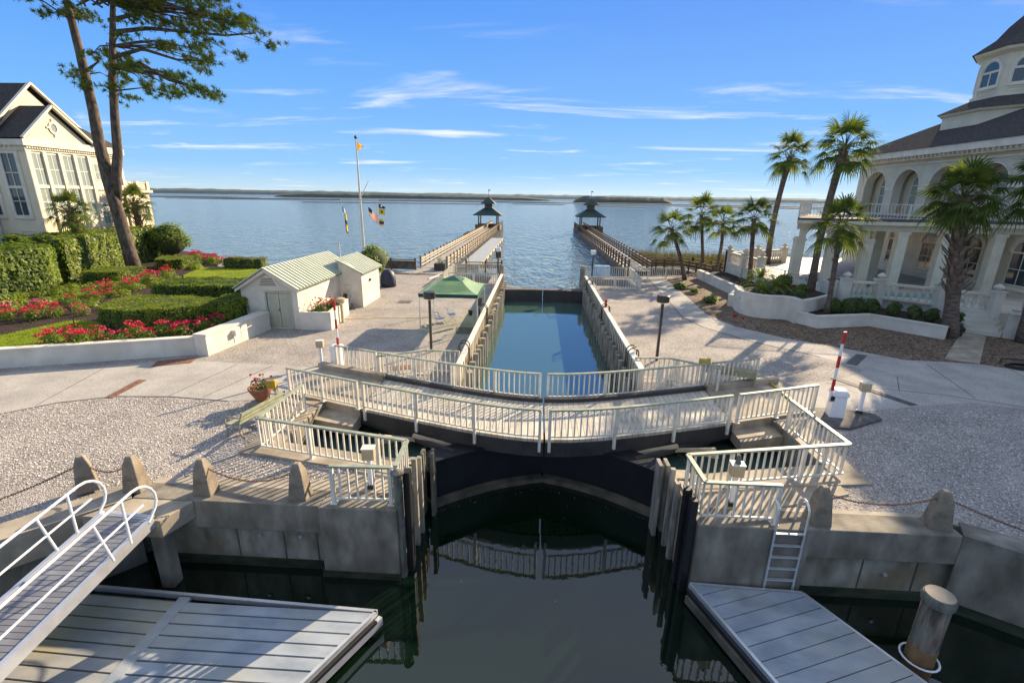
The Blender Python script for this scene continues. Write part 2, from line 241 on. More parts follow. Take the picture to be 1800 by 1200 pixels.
# ---------------------------------------------------------------- mesh helpers
class B:
    def __init__(s): s.v = []; s.f = []
    def poly(s, pts):
        i = len(s.v); s.v += [tuple(p) for p in pts]; s.f.append(tuple(range(i, i+len(pts)))); return s
    def box(s, x0, y0, z0, x1, y1, z1):
        i = len(s.v)
        s.v += [(x0,y0,z0),(x1,y0,z0),(x1,y1,z0),(x0,y1,z0),(x0,y0,z1),(x1,y0,z1),(x1,y1,z1),(x0,y1,z1)]
        s.f += [tuple(i+k for k in q) for q in ((0,3,2,1),(4,5,6,7),(0,1,5,4),(1,2,6,5),(2,3,7,6),(3,0,4,7))]; return s
    def cbox(s, cx, cy, z0, sx, sy, h, a=0, top=1.0):
        i = len(s.v); c, n = math.cos(a), math.sin(a)
        for z, k in ((z0, 1), (z0+h, top)):
            for ux, uy in ((-1,-1),(1,-1),(1,1),(-1,1)):
                X, Y = ux*sx/2*k, uy*sy/2*k; s.v.append((cx+c*X-n*Y, cy+n*X+c*Y, z))
        s.f += [tuple(i+k for k in q) for q in ((0,3,2,1),(4,5,6,7),(0,1,5,4),(1,2,6,5),(2,3,7,6),(3,0,4,7))]; return s
    def bar(s, a, b, w_, h_, up=(0,0,1)):       # rectangular bar from a to b
        a, b = Vector(a), Vector(b); d = (b-a)
        if d.length < 1e-6: return s
        d.normalize(); u = Vector(up)
        if abs(d.dot(u)) > .99: u = Vector((0,1,0))
        x = d.cross(u).normalized()*w_/2; y = x.cross(d).normalized()*h_/2; i = len(s.v)
        for p in (a, b):
            for k in ((-1,-1),(1,-1),(1,1),(-1,1)): s.v.append(tuple(p+x*k[0]+y*k[1]))
        s.f += [tuple(i+k for k in q) for q in ((0,1,2,3),(7,6,5,4),(0,4,5,1),(1,5,6,2),(2,6,7,3),(3,7,4,0))]; return s
    def tube(s, pts, r, n=8, cap=True, closed=False):
        pts = [Vector(p) for p in pts]; rs = r if isinstance(r, (list, tuple)) else [r]*len(pts); st = len(s.v); K = len(pts)
        px_ = None
        for j, p in enumerate(pts):
            if closed: d = pts[(j+1) % K]-pts[j-1]
            else: d = pts[min(j+1, K-1)]-pts[max(j-1, 0)]
            d.normalize()
            if px_ is None:
                u = Vector((0,0,1)) if abs(d.z) < .9 else Vector((1,0,0)); x = d.cross(u).normalized()
            else: x = (px_-d*px_.dot(d)).normalized()
            px_ = x; y = d.cross(x)
            for k in range(n): t = 2*PI*k/n; s.v.append(tuple(p+(x*math.cos(t)+y*math.sin(t))*rs[j]))
        for j in range(K if closed else K-1):
            a = st+j*n; b = st+((j+1) % K)*n
            for k in range(n): s.f.append((a+k, a+(k+1) % n, b+(k+1) % n, b+k))
        if cap and not closed: s.f.append(tuple(st+k for k in range(n))[::-1]); s.f.append(tuple(st+(K-1)*n+k for k in range(n)))
        return s
    def lathe(s, cx, cy, prof, n=16, a0=0):
        st = len(s.v)
        for r, z in prof:
            for k in range(n): t = a0+2*PI*k/n; s.v.append((cx+r*math.cos(t), cy+r*math.sin(t), z))
        for j in range(len(prof)-1):
            for k in range(n): a = st+j*n; b = a+n; s.f.append((a+k, a+(k+1) % n, b+(k+1) % n, b+k))
        s.f.append(tuple(st+k for k in range(n))[::-1]); s.f.append(tuple(st+(len(prof)-1)*n+k for k in range(n)))
        return s
    def prism(s, pts, z0, z1, holes=()):      # extruded plan polygon, with optional holes
        return s.plate([(p[0], p[1]) for p in pts], holes, (0,0,z0), (1,0,0), (0,1,0), z1-z0)
    def plate(s, outer, holes, o, u, v, th):   # 2-D outline on plane o+u*a+v*b, extruded along u x v
        o, u, v = Vector(o), Vector(u), Vector(v); n = u.cross(v).normalized(); loops = [list(outer)]+[list(h) for h in holes]
        tr = tessellate_polygon([[Vector((a, b, 0)) for a, b in l] for l in loops]); pts = [p for l in loops for p in l]; i = len(s.v); K = len(pts)
        for off in (0, th):
            for a, b in pts: s.v.append(tuple(o+u*a+v*b+n*off))
        for t in tr:
            a, b, c = [Vector(pts[q]) for q in t]; cc = (b-a).cross(c-a)
            t = tuple(t) if cc > 0 else tuple(t)[::-1]
            s.f.append(tuple(i+K+q for q in t)); s.f.append(tuple(i+q for q in t)[::-1])
        k = 0
        for l in loops:
            m_ = len(l)
            for j in range(m_): a = i+k+j; b = i+k+(j+1) % m_; s.f.append((a, b, b+K, a+K))
            k += m_
        return s
    def ball(s, c, r, n=8, m_=6, sq=(1,1,1)):
        st = len(s.v)
        for j in range(1, m_):
            ph = PI*j/m_
            for k in range(n): t = 2*PI*k/n; s.v.append((c[0]+r*sq[0]*math.sin(ph)*math.cos(t), c[1]+r*sq[1]*math.sin(ph)*math.sin(t), c[2]+r*sq[2]*math.cos(ph)))
        s.v += [(c[0], c[1], c[2]+r*sq[2]), (c[0], c[1], c[2]-r*sq[2])]; T, Bm = len(s.v)-2, len(s.v)-1
        for j in range(m_-2):
            for k in range(n): a = st+j*n; s.f.append((a+k, a+n+k, a+n+(k+1) % n, a+(k+1) % n))
        for k in range(n): s.f.append((T, st+k, st+(k+1) % n)); q = st+(m_-2)*n; s.f.append((Bm, q+(k+1) % n, q+k))
        return s
def arch(c, w_, z0, zs, n=12):        # arched opening outline: centre c, width, sill z0, springing zs
    r = w_/2
    return [(c-r, z0), (c+r, z0)]+[(c+r*math.cos(PI*k/n), zs+r*math.sin(PI*k/n)) for k in range(n+1)]
def rect(a, b, c, d): return [(a, b), (c, b), (c, d), (a, d)]
def wloc(o):
    v = Vector((0,0,0))
    while o: v = v+o.location; o = o.parent
    return v
def obj(name, b, m_, parent=None, local=False, smooth=False, bevel=0.0):
    me = bpy.data.meshes.new(name)
    vs = b.v
    if parent and not local:
        off = wloc(parent); vs = [(x-off.x, y-off.y, z-off.z) for x, y, z in vs]
    me.from_pydata(vs, [], b.f); me.update()
    me.materials.append(G_[m_] if isinstance(m_, str) else m_)
    if smooth:
        for p in me.polygons: p.use_smooth = True
    o = bpy.data.objects.new(name, me); col.objects.link(o); o.parent = parent
    if bevel:
        q = o.modifiers.new('bevel', 'BEVEL'); q.width = bevel; q.segments = 2; q.limit_method = 'ANGLE'
    return o
def tag(o, label=None, cat=None, group=None, kind=None):
    if label: o['label'] = label
    if cat: o['category'] = cat
    if group: o['group'] = group
    if kind: o['kind'] = kind
    return o
def thing(name, loc, label, cat, group=None, rz=0):
    o = bpy.data.objects.new(name, None); col.objects.link(o); o.location = loc; o.rotation_euler.z = rz
    o.empty_display_size = .2
    return tag(o, label, cat, group)
def dup(root, loc, rz=None, label=None, group=None, scale=None):
    r_ = root.copy(); col.objects.link(r_); r_.location = loc
    if rz is not None: r_.rotation_euler.z = rz
    if label: r_['label'] = label
    if group: r_['group'] = group
    if scale: r_.scale = (scale,)*3 if isinstance(scale, (int, float)) else scale
    for ch in list(root.children):
        c = ch.copy(); col.objects.link(c); c.parent = r_
        for g in list(ch.children): d = g.copy(); col.objects.link(d); d.parent = c
    return r_
def struct(name, b, m_, **k): return tag(obj(name, b, m_, **k), kind='structure')

# ---------------------------------------------------------------- SETTING: land, roads, water
W = -1.95
left_land = [(-3.4,10.14),(-3.4,11.5),(-7.75,12.35),(-7.75,15.55),(-6.3,16.9),(-3.35,17.3),(-3.35,45.6),(-8,46),(-14,47),(-17,49.8),(-22,49),(-27,46.5),(-36,53),(-44,56),(-90,60),(-90,-20),(-39,-20),(-10.3,9.9),(-9.9,10.14)]
right_land = [(3.75,10.14),(9.75,10.0),(40.2,-8.6),(90,-14),(90,62),(60,60),(30,58),(22,55),(17,51),(14,48),(9.3,46.6),(3.95,45.6),(3.95,17.3),(6.8,16.9),(8.15,15.5),(8.15,12.35),(3.75,11.4)]
rp = [(5,41),(8.2,41),(8.2,44.6),(5,44.6)]; lp = [(-7.2,41),(-4.4,41),(-4.4,44.6),(-7.2,44.6)]
b = B(); b.prism(left_land, -4.0, 0, holes=[lp]); b.prism(right_land, -4.0, 0, holes=[rp]); struct('ground', b, 'gravel')
b = B(); b.poly([(-60,-60,W),(60,-60,W),(60,14.5,W),(-60,14.5,W)]); struct('basin_water', b, water_mat('basin', (0.002,0.008,0.0035), 0.11, 1.0, 0.002, dist=.035, ior=1.75, detail=4))
WL = -.9; b = B(); b.plate([(-9,11),(-3.4,11),(-3.38,12.72),(-1.55,13.82),(.2,14.45),(1.95,13.82),(3.72,12.72),(3.8,11),(9,11),(9,38.3),(-9,38.3)], [], (0,0,WL-.02), (1,0,0), (0,1,0), .02); struct('lock_water', b, water_mat('lock', (0.05,0.10,0.085), 0.12, 1.2, 0.01, dist=.04, ior=2.4))
b = B(); b.poly([(-9000,38.31,WL),(9000,38.31,WL),(9000,14000,WL),(-9000,14000,WL)]); struct('sea_water', b, water_mat('sea', (0.12,0.16,0.14), 1.0, 0.60, 0.05, dist=.85, stretch=(1.0,.42,1), ior=1.33, detail=3.2))
b = B(); b.box(-200,-60,-6,200,60,-4.5); struct('harbour_bed', b, 'mud')
road_l = [(-90,4),(-24,12.4),(-18,13.6),(-17,14.6),(-15.5,15.3),(-13.5,15.45),(-11.2,15.25),(-9.3,15.6),(-9.3,18.9),(-11,19.2),(-15.4,19.6),(-19,18.6),(-23.2,17.2),(-40,12),(-90,-2)]
road_l = [(-90,4),(-24,11.6),(-18,13.6),(-17,14.6),(-15.5,15.3),(-13.5,15.45),(-11.2,15.25),(-9.3,15.6),(-9.3,18.9),(-11,19.1),(-15.6,19.3),(-22.9,16.9),(-40,13),(-90,10)]
b = B(); b.prism(road_l, -.1, 0.006)
road_r = [(9.7,16.1),(11.7,16.3),(14.1,17.0),(16.5,17.5),(17.9,17.0),(26,13),(60,0),(60,14),(30,20),(22.1,21.5),(20.8,22.3),(19.4,22.5),(17.6,22.6),(16.1,24.0),(13.6,25.9),(11.8,28.2),(11.1,31.4),(11.5,35.9),(12.1,45.2),(10.5,46),(9.6,34.1),(9.3,30.3),(9.8,27.9),(10.3,27.0),(11.4,25.1),(12.6,23.9),(13.7,22.7),(14.5,21.5),(14.6,20.9),(14.0,20.3),(12.6,19.5),(10.5,18.7),(9.7,18.4)]
b.prism(road_r, -.1, 0.006); struct('road', b, 'road')
def edge_line(name, pts, w_=0.035, z=.006, h=.01, m_='darkc'):
    b = B()
    for p, q in zip(pts, pts[1:]): b.bar((p[0],p[1],z), (q[0],q[1],z), w_, h)
    return tag(obj(name, b, m_), kind='structure')
edge_line('road_joint', road_l[1:7], .05); edge_line('path_joint', road_r[19:27], .05)
for nm, pts in (('slab_joint', [(-13.6,15.5),(-13.2,19)]), ('slab_joint', [(-12.3,15.5),(-11.6,19)]), ('slab_joint', [(-17.5,14.3),(-18.4,18)]), ('slab_joint', [(12,19.1),(16,18.2),(22,15.6)]), ('slab_joint', [(17,18),(18.2,22)]), ('slab_joint', [(11.2,35),(9.7,35)]), ('slab_joint', [(11,30),(9.3,30.6)]), ('slab_joint', [(-21,12.9),(-22.4,17)]), ('slab_joint', [(20,15.9),(21.6,21.7)]), ('slab_joint', [(14.5,18.5),(15.6,20.2)])):
    edge_line(nm, pts, .025, z=.009, h=.006)
mulch = [(12.1,45.2),(11.5,35.9),(11.1,31.4),(11.8,28.2),(13.6,25.9),(16.1,24.0),(17.6,22.6),(19.4,22.5),(20.8,22.3),(22.1,21.5),(30,20),(60,14),(60,40),(24,40),(18,46),(18,52),(14,47.8)]
b = B(); b.prism(mulch, -.1, 0.012)
o = struct('mulch_bed', b, 'mulch')
# garden terrace on the left
gard = [(-60,8),(-22.6,17.8),(-15.6,20.6),(-15.4,25.4),(-17.6,25.4),(-17.6,33),(-15.5,34),(-18,40),(-25,41.8),(-30,43),(-36,52),(-44,55),(-88,58),(-88,8)]
b = B(); b.prism(gard, -.1, .62); struct('garden_soil', b, 'soil')
lawn1 = [(-60,9),(-22.9,17.9),(-21.2,18.6),(-21.6,20),(-21.9,22),(-23.2,23),(-24.6,23),(-24.9,21.8),(-25.2,20.2),(-27.5,18.2),(-60,14)]
lawn2 = [(-29.3,37.6),(-25.5,33),(-20,33.5),(-19.5,39.6),(-25.3,41.7),(-30.8,42.0)]
b = B(); b.prism(lawn1, .5, .65); b.prism(lawn2, .5, .65); struct('lawn', b, 'lawn')

# grass blades on the lawns
def leafquad(b, p, n, size, asp=.55):
    n = n.normalized(); t = n.orthogonal().normalized(); a = random.uniform(0, 2*PI)
    t = (t*math.cos(a)+n.cross(t)*math.sin(a)); s_ = n.cross(t)
    b.poly([p-t*size, p+s_*size*asp, p+t*size, p-s_*size*asp])
def inpoly(x, y, P):
    c = False; j = len(P)-1
    for i in range(len(P)):
        if (P[i][1] > y) != (P[j][1] > y) and x < (P[j][0]-P[i][0])*(y-P[i][1])/(P[j][1]-P[i][1])+P[i][0]: c = not c
        j = i
    return c
def scatter(P, n):
    xs = [p[0] for p in P]; ys = [p[1] for p in P]; r_ = []
    while len(r_) < n:
        x, y = random.uniform(min(xs), max(xs)), random.uniform(min(ys), max(ys))
        if inpoly(x, y, P): r_.append((x, y))
    return r_
b = B()
near = [(-30,16.2),(-22.9,17.9),(-21.2,18.6),(-21.6,20),(-21.9,22),(-23.2,23),(-24.6,23),(-25.2,20.2),(-27.5,18.2)]
for P, n in ((near, 9000), (lawn2, 6000)):
    for x, y in scatter(P, n):
        h = random.uniform(.04,.1); a = random.uniform(0, PI); dx, dy = math.cos(a)*.012, math.sin(a)*.012; lx, ly = random.uniform(-.05,.05), random.uniform(-.05,.05)
        b.poly([(x-dx,y-dy,.64),(x+dx,y+dy,.64),(x+lx,y+ly,.64+h)])
tag(obj('lawn_grass', b, 'lawn'), 'short bright green grass blades on the two garden lawns', 'grass', kind='stuff')

# scattered shells on the gravel, real pieces
b = B()
shp = [(-14.5,9.8),(-9,10),(-3.6,10),(-4.5,11.2),(-8.2,12),(-8.4,15),(-11,15.1),(-13.5,15.3),(-15.5,15.1),(-17,14.4),(-19,13)]
shr = [(4.6,10.1),(9.5,10.1),(14,7.6),(20,12),(17.5,16.6),(14,16.7),(12,15.2),(9.6,14.4),(8.6,12.2)]
for P, n in ((shp, 15000), (shr, 15000)):
    for x, y in scatter(P, n):
        leafquad(b, Vector((x, y, .012)), Vector((random.uniform(-.6,.6), random.uniform(-.6,.6), 1)), random.uniform(.012,.034), .6)
tag(obj('shell_fragments', b, mat('shell', (0.48,0.43,0.38), (0.74,0.69,0.63), rough=.8, scale=20)), 'loose broken oyster shells strewn over the gravel', 'shells', kind='stuff')

# ---------------------------------------------------------------- QUAY WALLS
def wall_run(name, label, segs, parent=None):
    pass
t = thing('quay_wall', (-6,9.5,W), 'stained concrete quay wall behind the left floating dock, with overhanging top beam', 'quay wall')
b = B(); b.box(-9.9,9.50,-.72,-5.25,10.15,.05); b.box(-5.25,9.44,-3,-3.35,10.15,.06)
obj('cap_beam', b, 'wallc', t, bevel=.02)
b = B(); b.box(-9.9,9.72,-3,-5.24,10.1,-.7); obj('wall_panel', b, 'panelc', t)
b = B(); [b.box(x-.012,9.70,-2,x+.012,9.74,-.71) for x in (-7.55,-6.35,-5.5)]; obj('panel_joint', b, 'darkc', t)
for x in (-6.95,-5.9):
    b = B(); b.tube([(x,9.72,-1.0),(x,9.66,-1.0)], .045, 12); obj('drain_fitting', b, 'alu', t)
b = B(); b.box(-9.88,9.66,-2.1,-5.2,9.75,-1.72); b.box(-5.3,9.42,-2.1,-3.34,9.5,-1.76); obj('algae_band', b, 'slime', t)
b = B(); b.prism([(-9.9,10.15),(-8.6,10.15),(-5.2,10.15),(-3.41,10.15),(-3.41,11.4),(-4.2,11.6),(-5.6,10.62),(-8.6,10.5),(-9.9,10.4)], -.05, .045); obj('coping', b, 'conc', t)
t2 = thing('quay_wall', (-12,7,W), 'long concrete quay wall slanting away under the gangway at the left edge', 'quay wall')
d = Vector((-28.1,-29.5,0)).normalized(); nrm = Vector((-d.y, d.x, 0))
P0 = Vector((-9.9,9.5,0)); P1 = P0+d*30
def slab(b, A, Bp, off0, off1, z0, z1):
    dd = (Bp-A).normalized(); nn = Vector((dd.y,-dd.x,0))
    q = [A+nn*off0, Bp+nn*off0, Bp+nn*off1, A+nn*off1]
    if nn.z == 0: pass
    return b.prism([(p.x, p.y) for p in q], z0, z1)
b = B(); slab(b, P1, P0, -.75, 0.0, -.7, .05); obj('cap_beam', b, 'conc', t2)
b = B(); slab(b, P1, P0, -.6, -.15, -3, -.69); obj('wall_panel', b, 'wallc', t2)
t3 = thing('quay_wall', (6.5,9.5,W), 'stained concrete quay wall with ladder, behind the right floating dock', 'quay wall')
b = B(); b.box(6.25,9.50,-.72,9.6,10.15,.05); b.box(3.7,9.44,-3,6.25,10.15,.06); obj('cap_beam', b, 'wallc', t3, bevel=.02)
b = B(); b.box(6.24,9.72,-3,9.75,10.1,-.7); obj('wall_panel', b, 'panelc', t3)
b = B(); [b.box(x-.012,9.70,-2,x+.012,9.74,-.71) for x in (7.75,9.0)]; obj('panel_joint', b, 'darkc', t3)
b = B(); b.tube([(8.3,9.72,-1.25),(8.3,9.66,-1.25)], .05, 12); obj('drain_fitting', b, 'alu', t3)
b = B(); b.box(6.2,9.66,-2.1,9.72,9.75,-1.72); b.box(3.68,9.42,-2.1,6.3,9.5,-1.76); obj('algae_band', b, 'slime', t3)
b = B(); b.prism([(3.76,10.15),(9.6,10.15),(9.6,10.3),(5.9,10.3),(8.0,11.0),(8.0,11.6),(4.4,11.2),(3.76,11.3)], -.05, .045); obj('coping', b, 'conc', t3)
t4 = thing('quay_wall', (12,8,W), 'curving concrete quay wall running off the right edge of the picture', 'quay wall')
Q0 = Vector((9.6,9.5,0)); Q1 = Q0+(Vector((30.4,-18.5,0))).normalized()*35
b = B(); slab(b, Q0, Q1, -.6, 0.0, -3, .07); obj('wall_body', b, 'wallc', t4, bevel=.02)
b = B(); slab(b, Q0, Q1, 0.0, .03, -2.1, -1.7); obj('algae_band', b, 'slime', t4)

# landing platform for the gangway
t = thing('landing_platform', (-9.4,9.1,W), 'concrete landing slab on a square post at the head of the gangway', 'platform')
b = B(); b.prism([(-10.5,8.75),(-8.6,8.72),(-8.35,9.49),(-9.88,9.49)], -.42, .04); obj('slab', b, 'conc', t, bevel=.02)
b = B(); b.cbox(-8.86,8.98,-3,.3,.3,2.6); obj('post', b, 'wallc', t)

# lock chamber walls
def lockwall(name, label, X, side):
    t = thing(name, (X,29,W), label, 'lock wall')
    s_ = side
    b = B(); b.box(min(X, X+s_*.22),17.35,-3.2,max(X, X+s_*.16),40.4,.86); obj('sheet_wall', b, 'steel', t)
    b = B(); b.box(min(X-s_*.03, X+s_*.20),17.3,.861,max(X-s_*.03, X+s_*.20),40.45,.94); obj('top_cap', b, 'white', t, bevel=.01)
    b = B()
    for k in range(48): y = 17.6+k*.48; b.box(min(X-s_*.03, X), y, -3.2, max(X-s_*.03, X), y+.05, .84)
    obj('wall_batten', b, 'wood', t)
    b = B(); b.box(min(X-s_*.05, X), 17.34, -1.4, max(X-s_*.05, X), 40.3, -.62); obj('algae_band', b, 'slime', t)
    for k in range(24):
        y = 18+k*.95; h = .45+random.uniform(-.12,.12)
        b = B(); b.tube([(X-s_*.27,y,-3.2),(X-s_*.27,y,h)], .135, 9); obj('fender_pile', b, 'lockpile', t)
        b = B(); b.cbox(X-s_*.2, y+.45, -3.2, .22, .16, 3.3+random.uniform(0,.35)); obj('fender_batten', b, 'lockpile', t)
    return t
lw1 = lockwall('lock_wall', 'left lock chamber wall of pale boards with dark round fender piles', -3.05, -1)
lw2 = lockwall('lock_wall', 'right lock chamber wall of pale boards with dark round fender piles', 3.9, 1)

# near abutments: concrete corner walls with posts
t = thing('lock_abutment', (-3.5,10.8,W), 'left concrete lock abutment lined with timber fender boards', 'abutment')
b = B(); b.box(-3.9,10.16,-3.2,-3.36,12.0,.0); obj('wall', b, 'conc', t)
b = B()
for k in range(6): y = 10.2+k*.3; b.box(-3.36, y, -3.2, -3.31, y+.2, -.1)
obj('fender_board', b, 'lightwood', t)
b = B(); b.tube([(-3.32,9.62,-3.2),(-3.32,9.62,.95)], .11, 10); obj('copper_sheathed_pile', b, 'verd', t)
b = B(); b.tube([(-3.32,9.62,.95),(-3.32,9.62,1.0),(-3.32,9.62,1.08)], [.15,.16,.03], 10); obj('pile_cap', b, 'verd', t)
b = B(); b.box(-3.24,9.75,-3.2,-3.08,9.98,.9); obj('black_fender', b, 'black', t)
for y, h, r_ in ((10.75,.7,.1),(11.25,.45,.09)):
    b = B(); b.cbox(-3.22, y, -3.2, .12, .12, 3.2+h); obj('fender_pile', b, 'lockpile', t)
for x, y, h in ((-3.05,12.1,.15),(-3.35,12.15,.1)):
    b = B(); b.cbox(x, y, -3.2, .10, .3, 3.2+h); obj('gate_stop', b, 'verd', t)
t = thing('lock_abutment', (3.8,10.8,W), 'right concrete lock abutment with two black rubber fenders at its corner', 'abutment')
b = B(); b.box(3.68,10.16,-3.2,4.2,11.9,.0); obj('wall', b, 'conc', t)
b = B()
for k in range(6): y = 10.2+k*.28; b.box(3.63, y, -3.2, 3.68, y+.16, -.1)
obj('fender_board', b, 'wood', t)
for k, y in enumerate((9.62,9.9)):
    b = B(); b.box(3.5-.06*k,y-.08,-3.2,3.66-.06*k,y+.1,.62+.1*k); obj('black_fender', b, 'black', t)
for y, h in ((10.7,.35),(11.2,.45)):
    b = B(); b.cbox(3.55, y, -3.2, .12, .12, 3.2+h); obj('fender_pile', b, 'lockpile', t)
for x, y, h in ((3.35,11.75,.3),(3.6,11.95,.2)):
    b = B(); b.cbox(x, y, -3.2, .10, .4, 3.2+h); obj('gate_stop', b, 'lockpile', t)

# gate recess walls
for s_, lbl in ((-1, 'dark concrete walls lining the left gate recess under the bridge'), (1, 'dark concrete walls lining the right gate recess under the bridge')):
    t = thing('gate_recess', (.2+s_*6,14,W), lbl, 'recess wall')
    P = [(-3.4,11.5),(-7.75,12.35),(-7.75,15.55),(-6.3,16.9),(-3.35,17.3)] if s_ < 0 else [(3.75,11.4),(8.15,12.35),(8.15,15.5),(6.8,16.9),(3.95,17.3)]
    b = B()
    for p, q in zip(P, P[1:]): b.bar((p[0],p[1],-1.6), (q[0],q[1],-1.6), .12, 3.2)
    obj('lining', b, 'wallc', t)
    b = B()
    C = [(-3.9,11.75),(-3.9,11.0),(-8.6,11.75),(-8.6,12.6),(-8.4,15.4),(-7.7,15.4),(-7.7,12.45)] if s_ < 0 else [(4.3,11.6),(4.0,10.9),(8.9,11.5),(8.9,15.2),(8.1,15.2),(8.1,12.4)]
    b.prism(C, 0, .06); obj('kerb_slab', b, 'conc', t)

# sector gates
def gate(side, label):
    t = thing('lock_gate', (.2+side*1.8,13.2,W), label, 'lock gate')
    a = Vector((.2+side*3.5,12.6,0)); c = Vector((.2+side*.03,14.35,0)); n = 10
    pts = []
    for k in range(n+1):
        u = k/n; p = a.lerp(c, u); p.y += .25*math.sin(PI*u); pts.append(p)
    b = B()
    for p, q in zip(pts, pts[1:]): b.bar((p.x,p.y,-1.13), (q.x,q.y,-1.13), .2, 1.3)
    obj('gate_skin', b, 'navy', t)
    b = B()
    for p, q in zip(pts, pts[1:]): b.bar((p.x,p.y-.12,-.52), (q.x,q.y-.12,-.52), .05, .08)
    obj('stiffener', b, 'girder', t)
    b = B()
    for p, q in zip(pts, pts[1:]): b.bar((p.x,p.y-.16,-2.1), (q.x,q.y-.16,-2.1), .45, .62)
    obj('gate_lower_band', b, 'tan', t)
    b = B()
    for p, q in zip(pts, pts[1:]): b.bar((p.x,p.y+.1,-.44), (q.x,q.y+.1,-.44), .7, .07)
    obj('gate_walkway', b, 'navy', t)
    hub = Vector((.2+side*6.4,15.2,-.6))
    b = B()
    for i in (2,5,9): p = pts[i]; b.bar((p.x,p.y,-.45), hub, .14, .14); b.bar((p.x,p.y,-1.8), hub+Vector((0,0,-1)), .14, .14)
    for i in (3,6): p = pts[i]; b.bar((p.x,p.y,-1.7), (p.x+side*1.2,p.y+.6,-.35), .09, .09); b.bar((p.x+side*2.2,p.y+.7,-1.9), (p.x+side*1.2,p.y+.6,-.35), .09, .09)
    obj('gate_truss', b, 'girder', t)
    b = B(); b.bar((.2+side*4.3,13.9,-.5), (.2+side*5.3,13.4,-.15), .1, .1); b.bar((.2+side*4.3,13.9,-.5), (.2+side*3.3,14.0,-.9), .1, .1); b.bar((.2+side*4.3,13.9,-.35), (.2+side*2.6,13.6,-.6), .12, .1); b.bar((.2+side*2.6,14.2,-.4), (.2+side*3.4,13.3,-.75), .1, .1); b.bar((.2+side*5.3,13.2,-.3), (.2+side*4.6,14.6,-.8), .1, .1); obj('gate_strut', b, 'lightwood', t)
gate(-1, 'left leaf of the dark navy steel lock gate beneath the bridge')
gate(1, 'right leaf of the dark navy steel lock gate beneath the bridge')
# far gates
for side, lbl in ((-1, 'left leaf of the dark far lock gate at the seaward end'), (1, 'right leaf of the dark far lock gate at the seaward end')):
    t = thing('far_lock_gate', (.37+side*1.8,38.4,W), lbl, 'lock gate')
    xs = [.37+side*3.5, .37+side*2.6, .37+side*1.6, .37+side*.8, .37+side*.02]; ys = [37.9,38.05,38.15,38.2,38.2]
    b = B()
    for i in range(4): b.bar((xs[i],ys[i],-1.3), (xs[i+1],ys[i+1],-1.3), .25, 2.6)
    obj('gate_skin', b, 'girder', t)
    b = B()
    for i in range(4): b.bar((xs[i],ys[i]+.3,.04), (xs[i+1],ys[i+1]+.3,.04), .75, .06)
    obj('gate_walkway', b, 'darkc', t)
    b = B(); b.bar((.37+side*3.4,39.8,0), (.37+side*1.0,38.4,0.02), .1, .1); b.bar((.37+side*3.4,40.4,-.3), (.37+side*3.4,38.2,0), .1, .1); obj('gate_strut', b, 'white', t)
    b = B(); b.tube([(.37+side*.45,38.1,.05),(.37+side*.45,38.1,.28),(.37+side*.7,38.1,.3)], .03, 6); obj('handle', b, 'white', t)

# ---------------------------------------------------------------- RAILINGS
def railing(label, pts, z=0, posts=None, nb=None, h=1.02, group=None, cap='rail', name='railing', drop=0.0, sp=.195):
    pts = [Vector((p[0], p[1], z if len(p) < 3 else p[2])) for p in pts]
    c = sum(pts, Vector())/len(pts)
    t = thing(name, (c.x,c.y,c.z), label, 'railing', group)
    b = B()
    for p, q in zip(pts, pts[1:]): b.bar(p+Vector((0,0,h)), q+Vector((0,0,h)), .11, .05)
    obj('top_rail', b, cap, t)
    b = B(); segs = list(zip(pts, pts[1:])); b2 = B()
    for p, q in segs: b2.bar(p+Vector((0,0,.14)), q+Vector((0,0,.14)), .05, .045)
    obj('bottom_rail', b2, 'white', t)
    tot = sum((q-p).length for p, q in segs); n = max(2, int(tot/sp)); acc = 0; k = 0
    def at(s):
        for p, q in segs:
            l = (q-p).length
            if s <= l+1e-6: return p.lerp(q, s/l), (q-p).normalized()
            s -= l
        return pts[-1], (pts[-1]-pts[-2]).normalized()
    for k in range(1, n):
        p, dd = at(tot*k/n); b.cbox(p.x, p.y, p.z+.14, .04, .04, h-.16, math.atan2(dd.y, dd.x))
    obj('baluster_panel', b, 'white', t)
    ss = posts if posts else [tot*i/max(1, round(tot/1.9)) for i in range(max(1, round(tot/1.9))+1)]
    for s_ in ss:
        p, dd = at(min(tot-.03, max(.03, s_))); b = B(); b.cbox(p.x, p.y, p.z-drop, .085, .085, h-.02+drop, math.atan2(dd.y, dd.x))
        if not drop: b.cbox(p.x, p.y, p.z, .17, .17, .018, math.atan2(dd.y, dd.x))
        obj('post', b, 'white', t)
    return t
yN = lambda x: 12.5+.37*math.sqrt((x-.2)**2+4)
yF = lambda x: yN(x)+2.9
def xs_(a, b_, n): return [a+(b_-a)*k/n for k in range(n+1)]
NG = 'railings along the swing bridge'
railing('near bridge railing on the left moving leaf, ending at the middle joint', [(x, yN(x)-.18) for x in xs_(-6.0,.08,9)], .1, group=NG, drop=.38)
railing('near bridge railing on the right moving leaf, ending at the middle joint', [(x, yN(x)-.18) for x in xs_(.32,6.35,9)], .1, group=NG, drop=.38)
railing('far bridge railing on the left half, in front of the lock chamber', [(x, yF(x)-.02) for x in xs_(-6.5,.08,9)], .1, group=NG, drop=.25)
railing('far bridge railing on the right half, in front of the lock chamber', [(x, yF(x)-.02) for x in xs_(.32,6.7,9)], .1, group=NG, drop=.25)
railing('short near railing on the left fixed approach, beside the flower pot', [(x, yN(x)-.18) for x in xs_(-9.2,-6.2,3)], .1, group=NG)
railing('short near railing on the right fixed approach, beside the white barrier cabinet', [(x, yN(x)-.18) for x in xs_(6.6,9.7,3)], .1, group=NG)
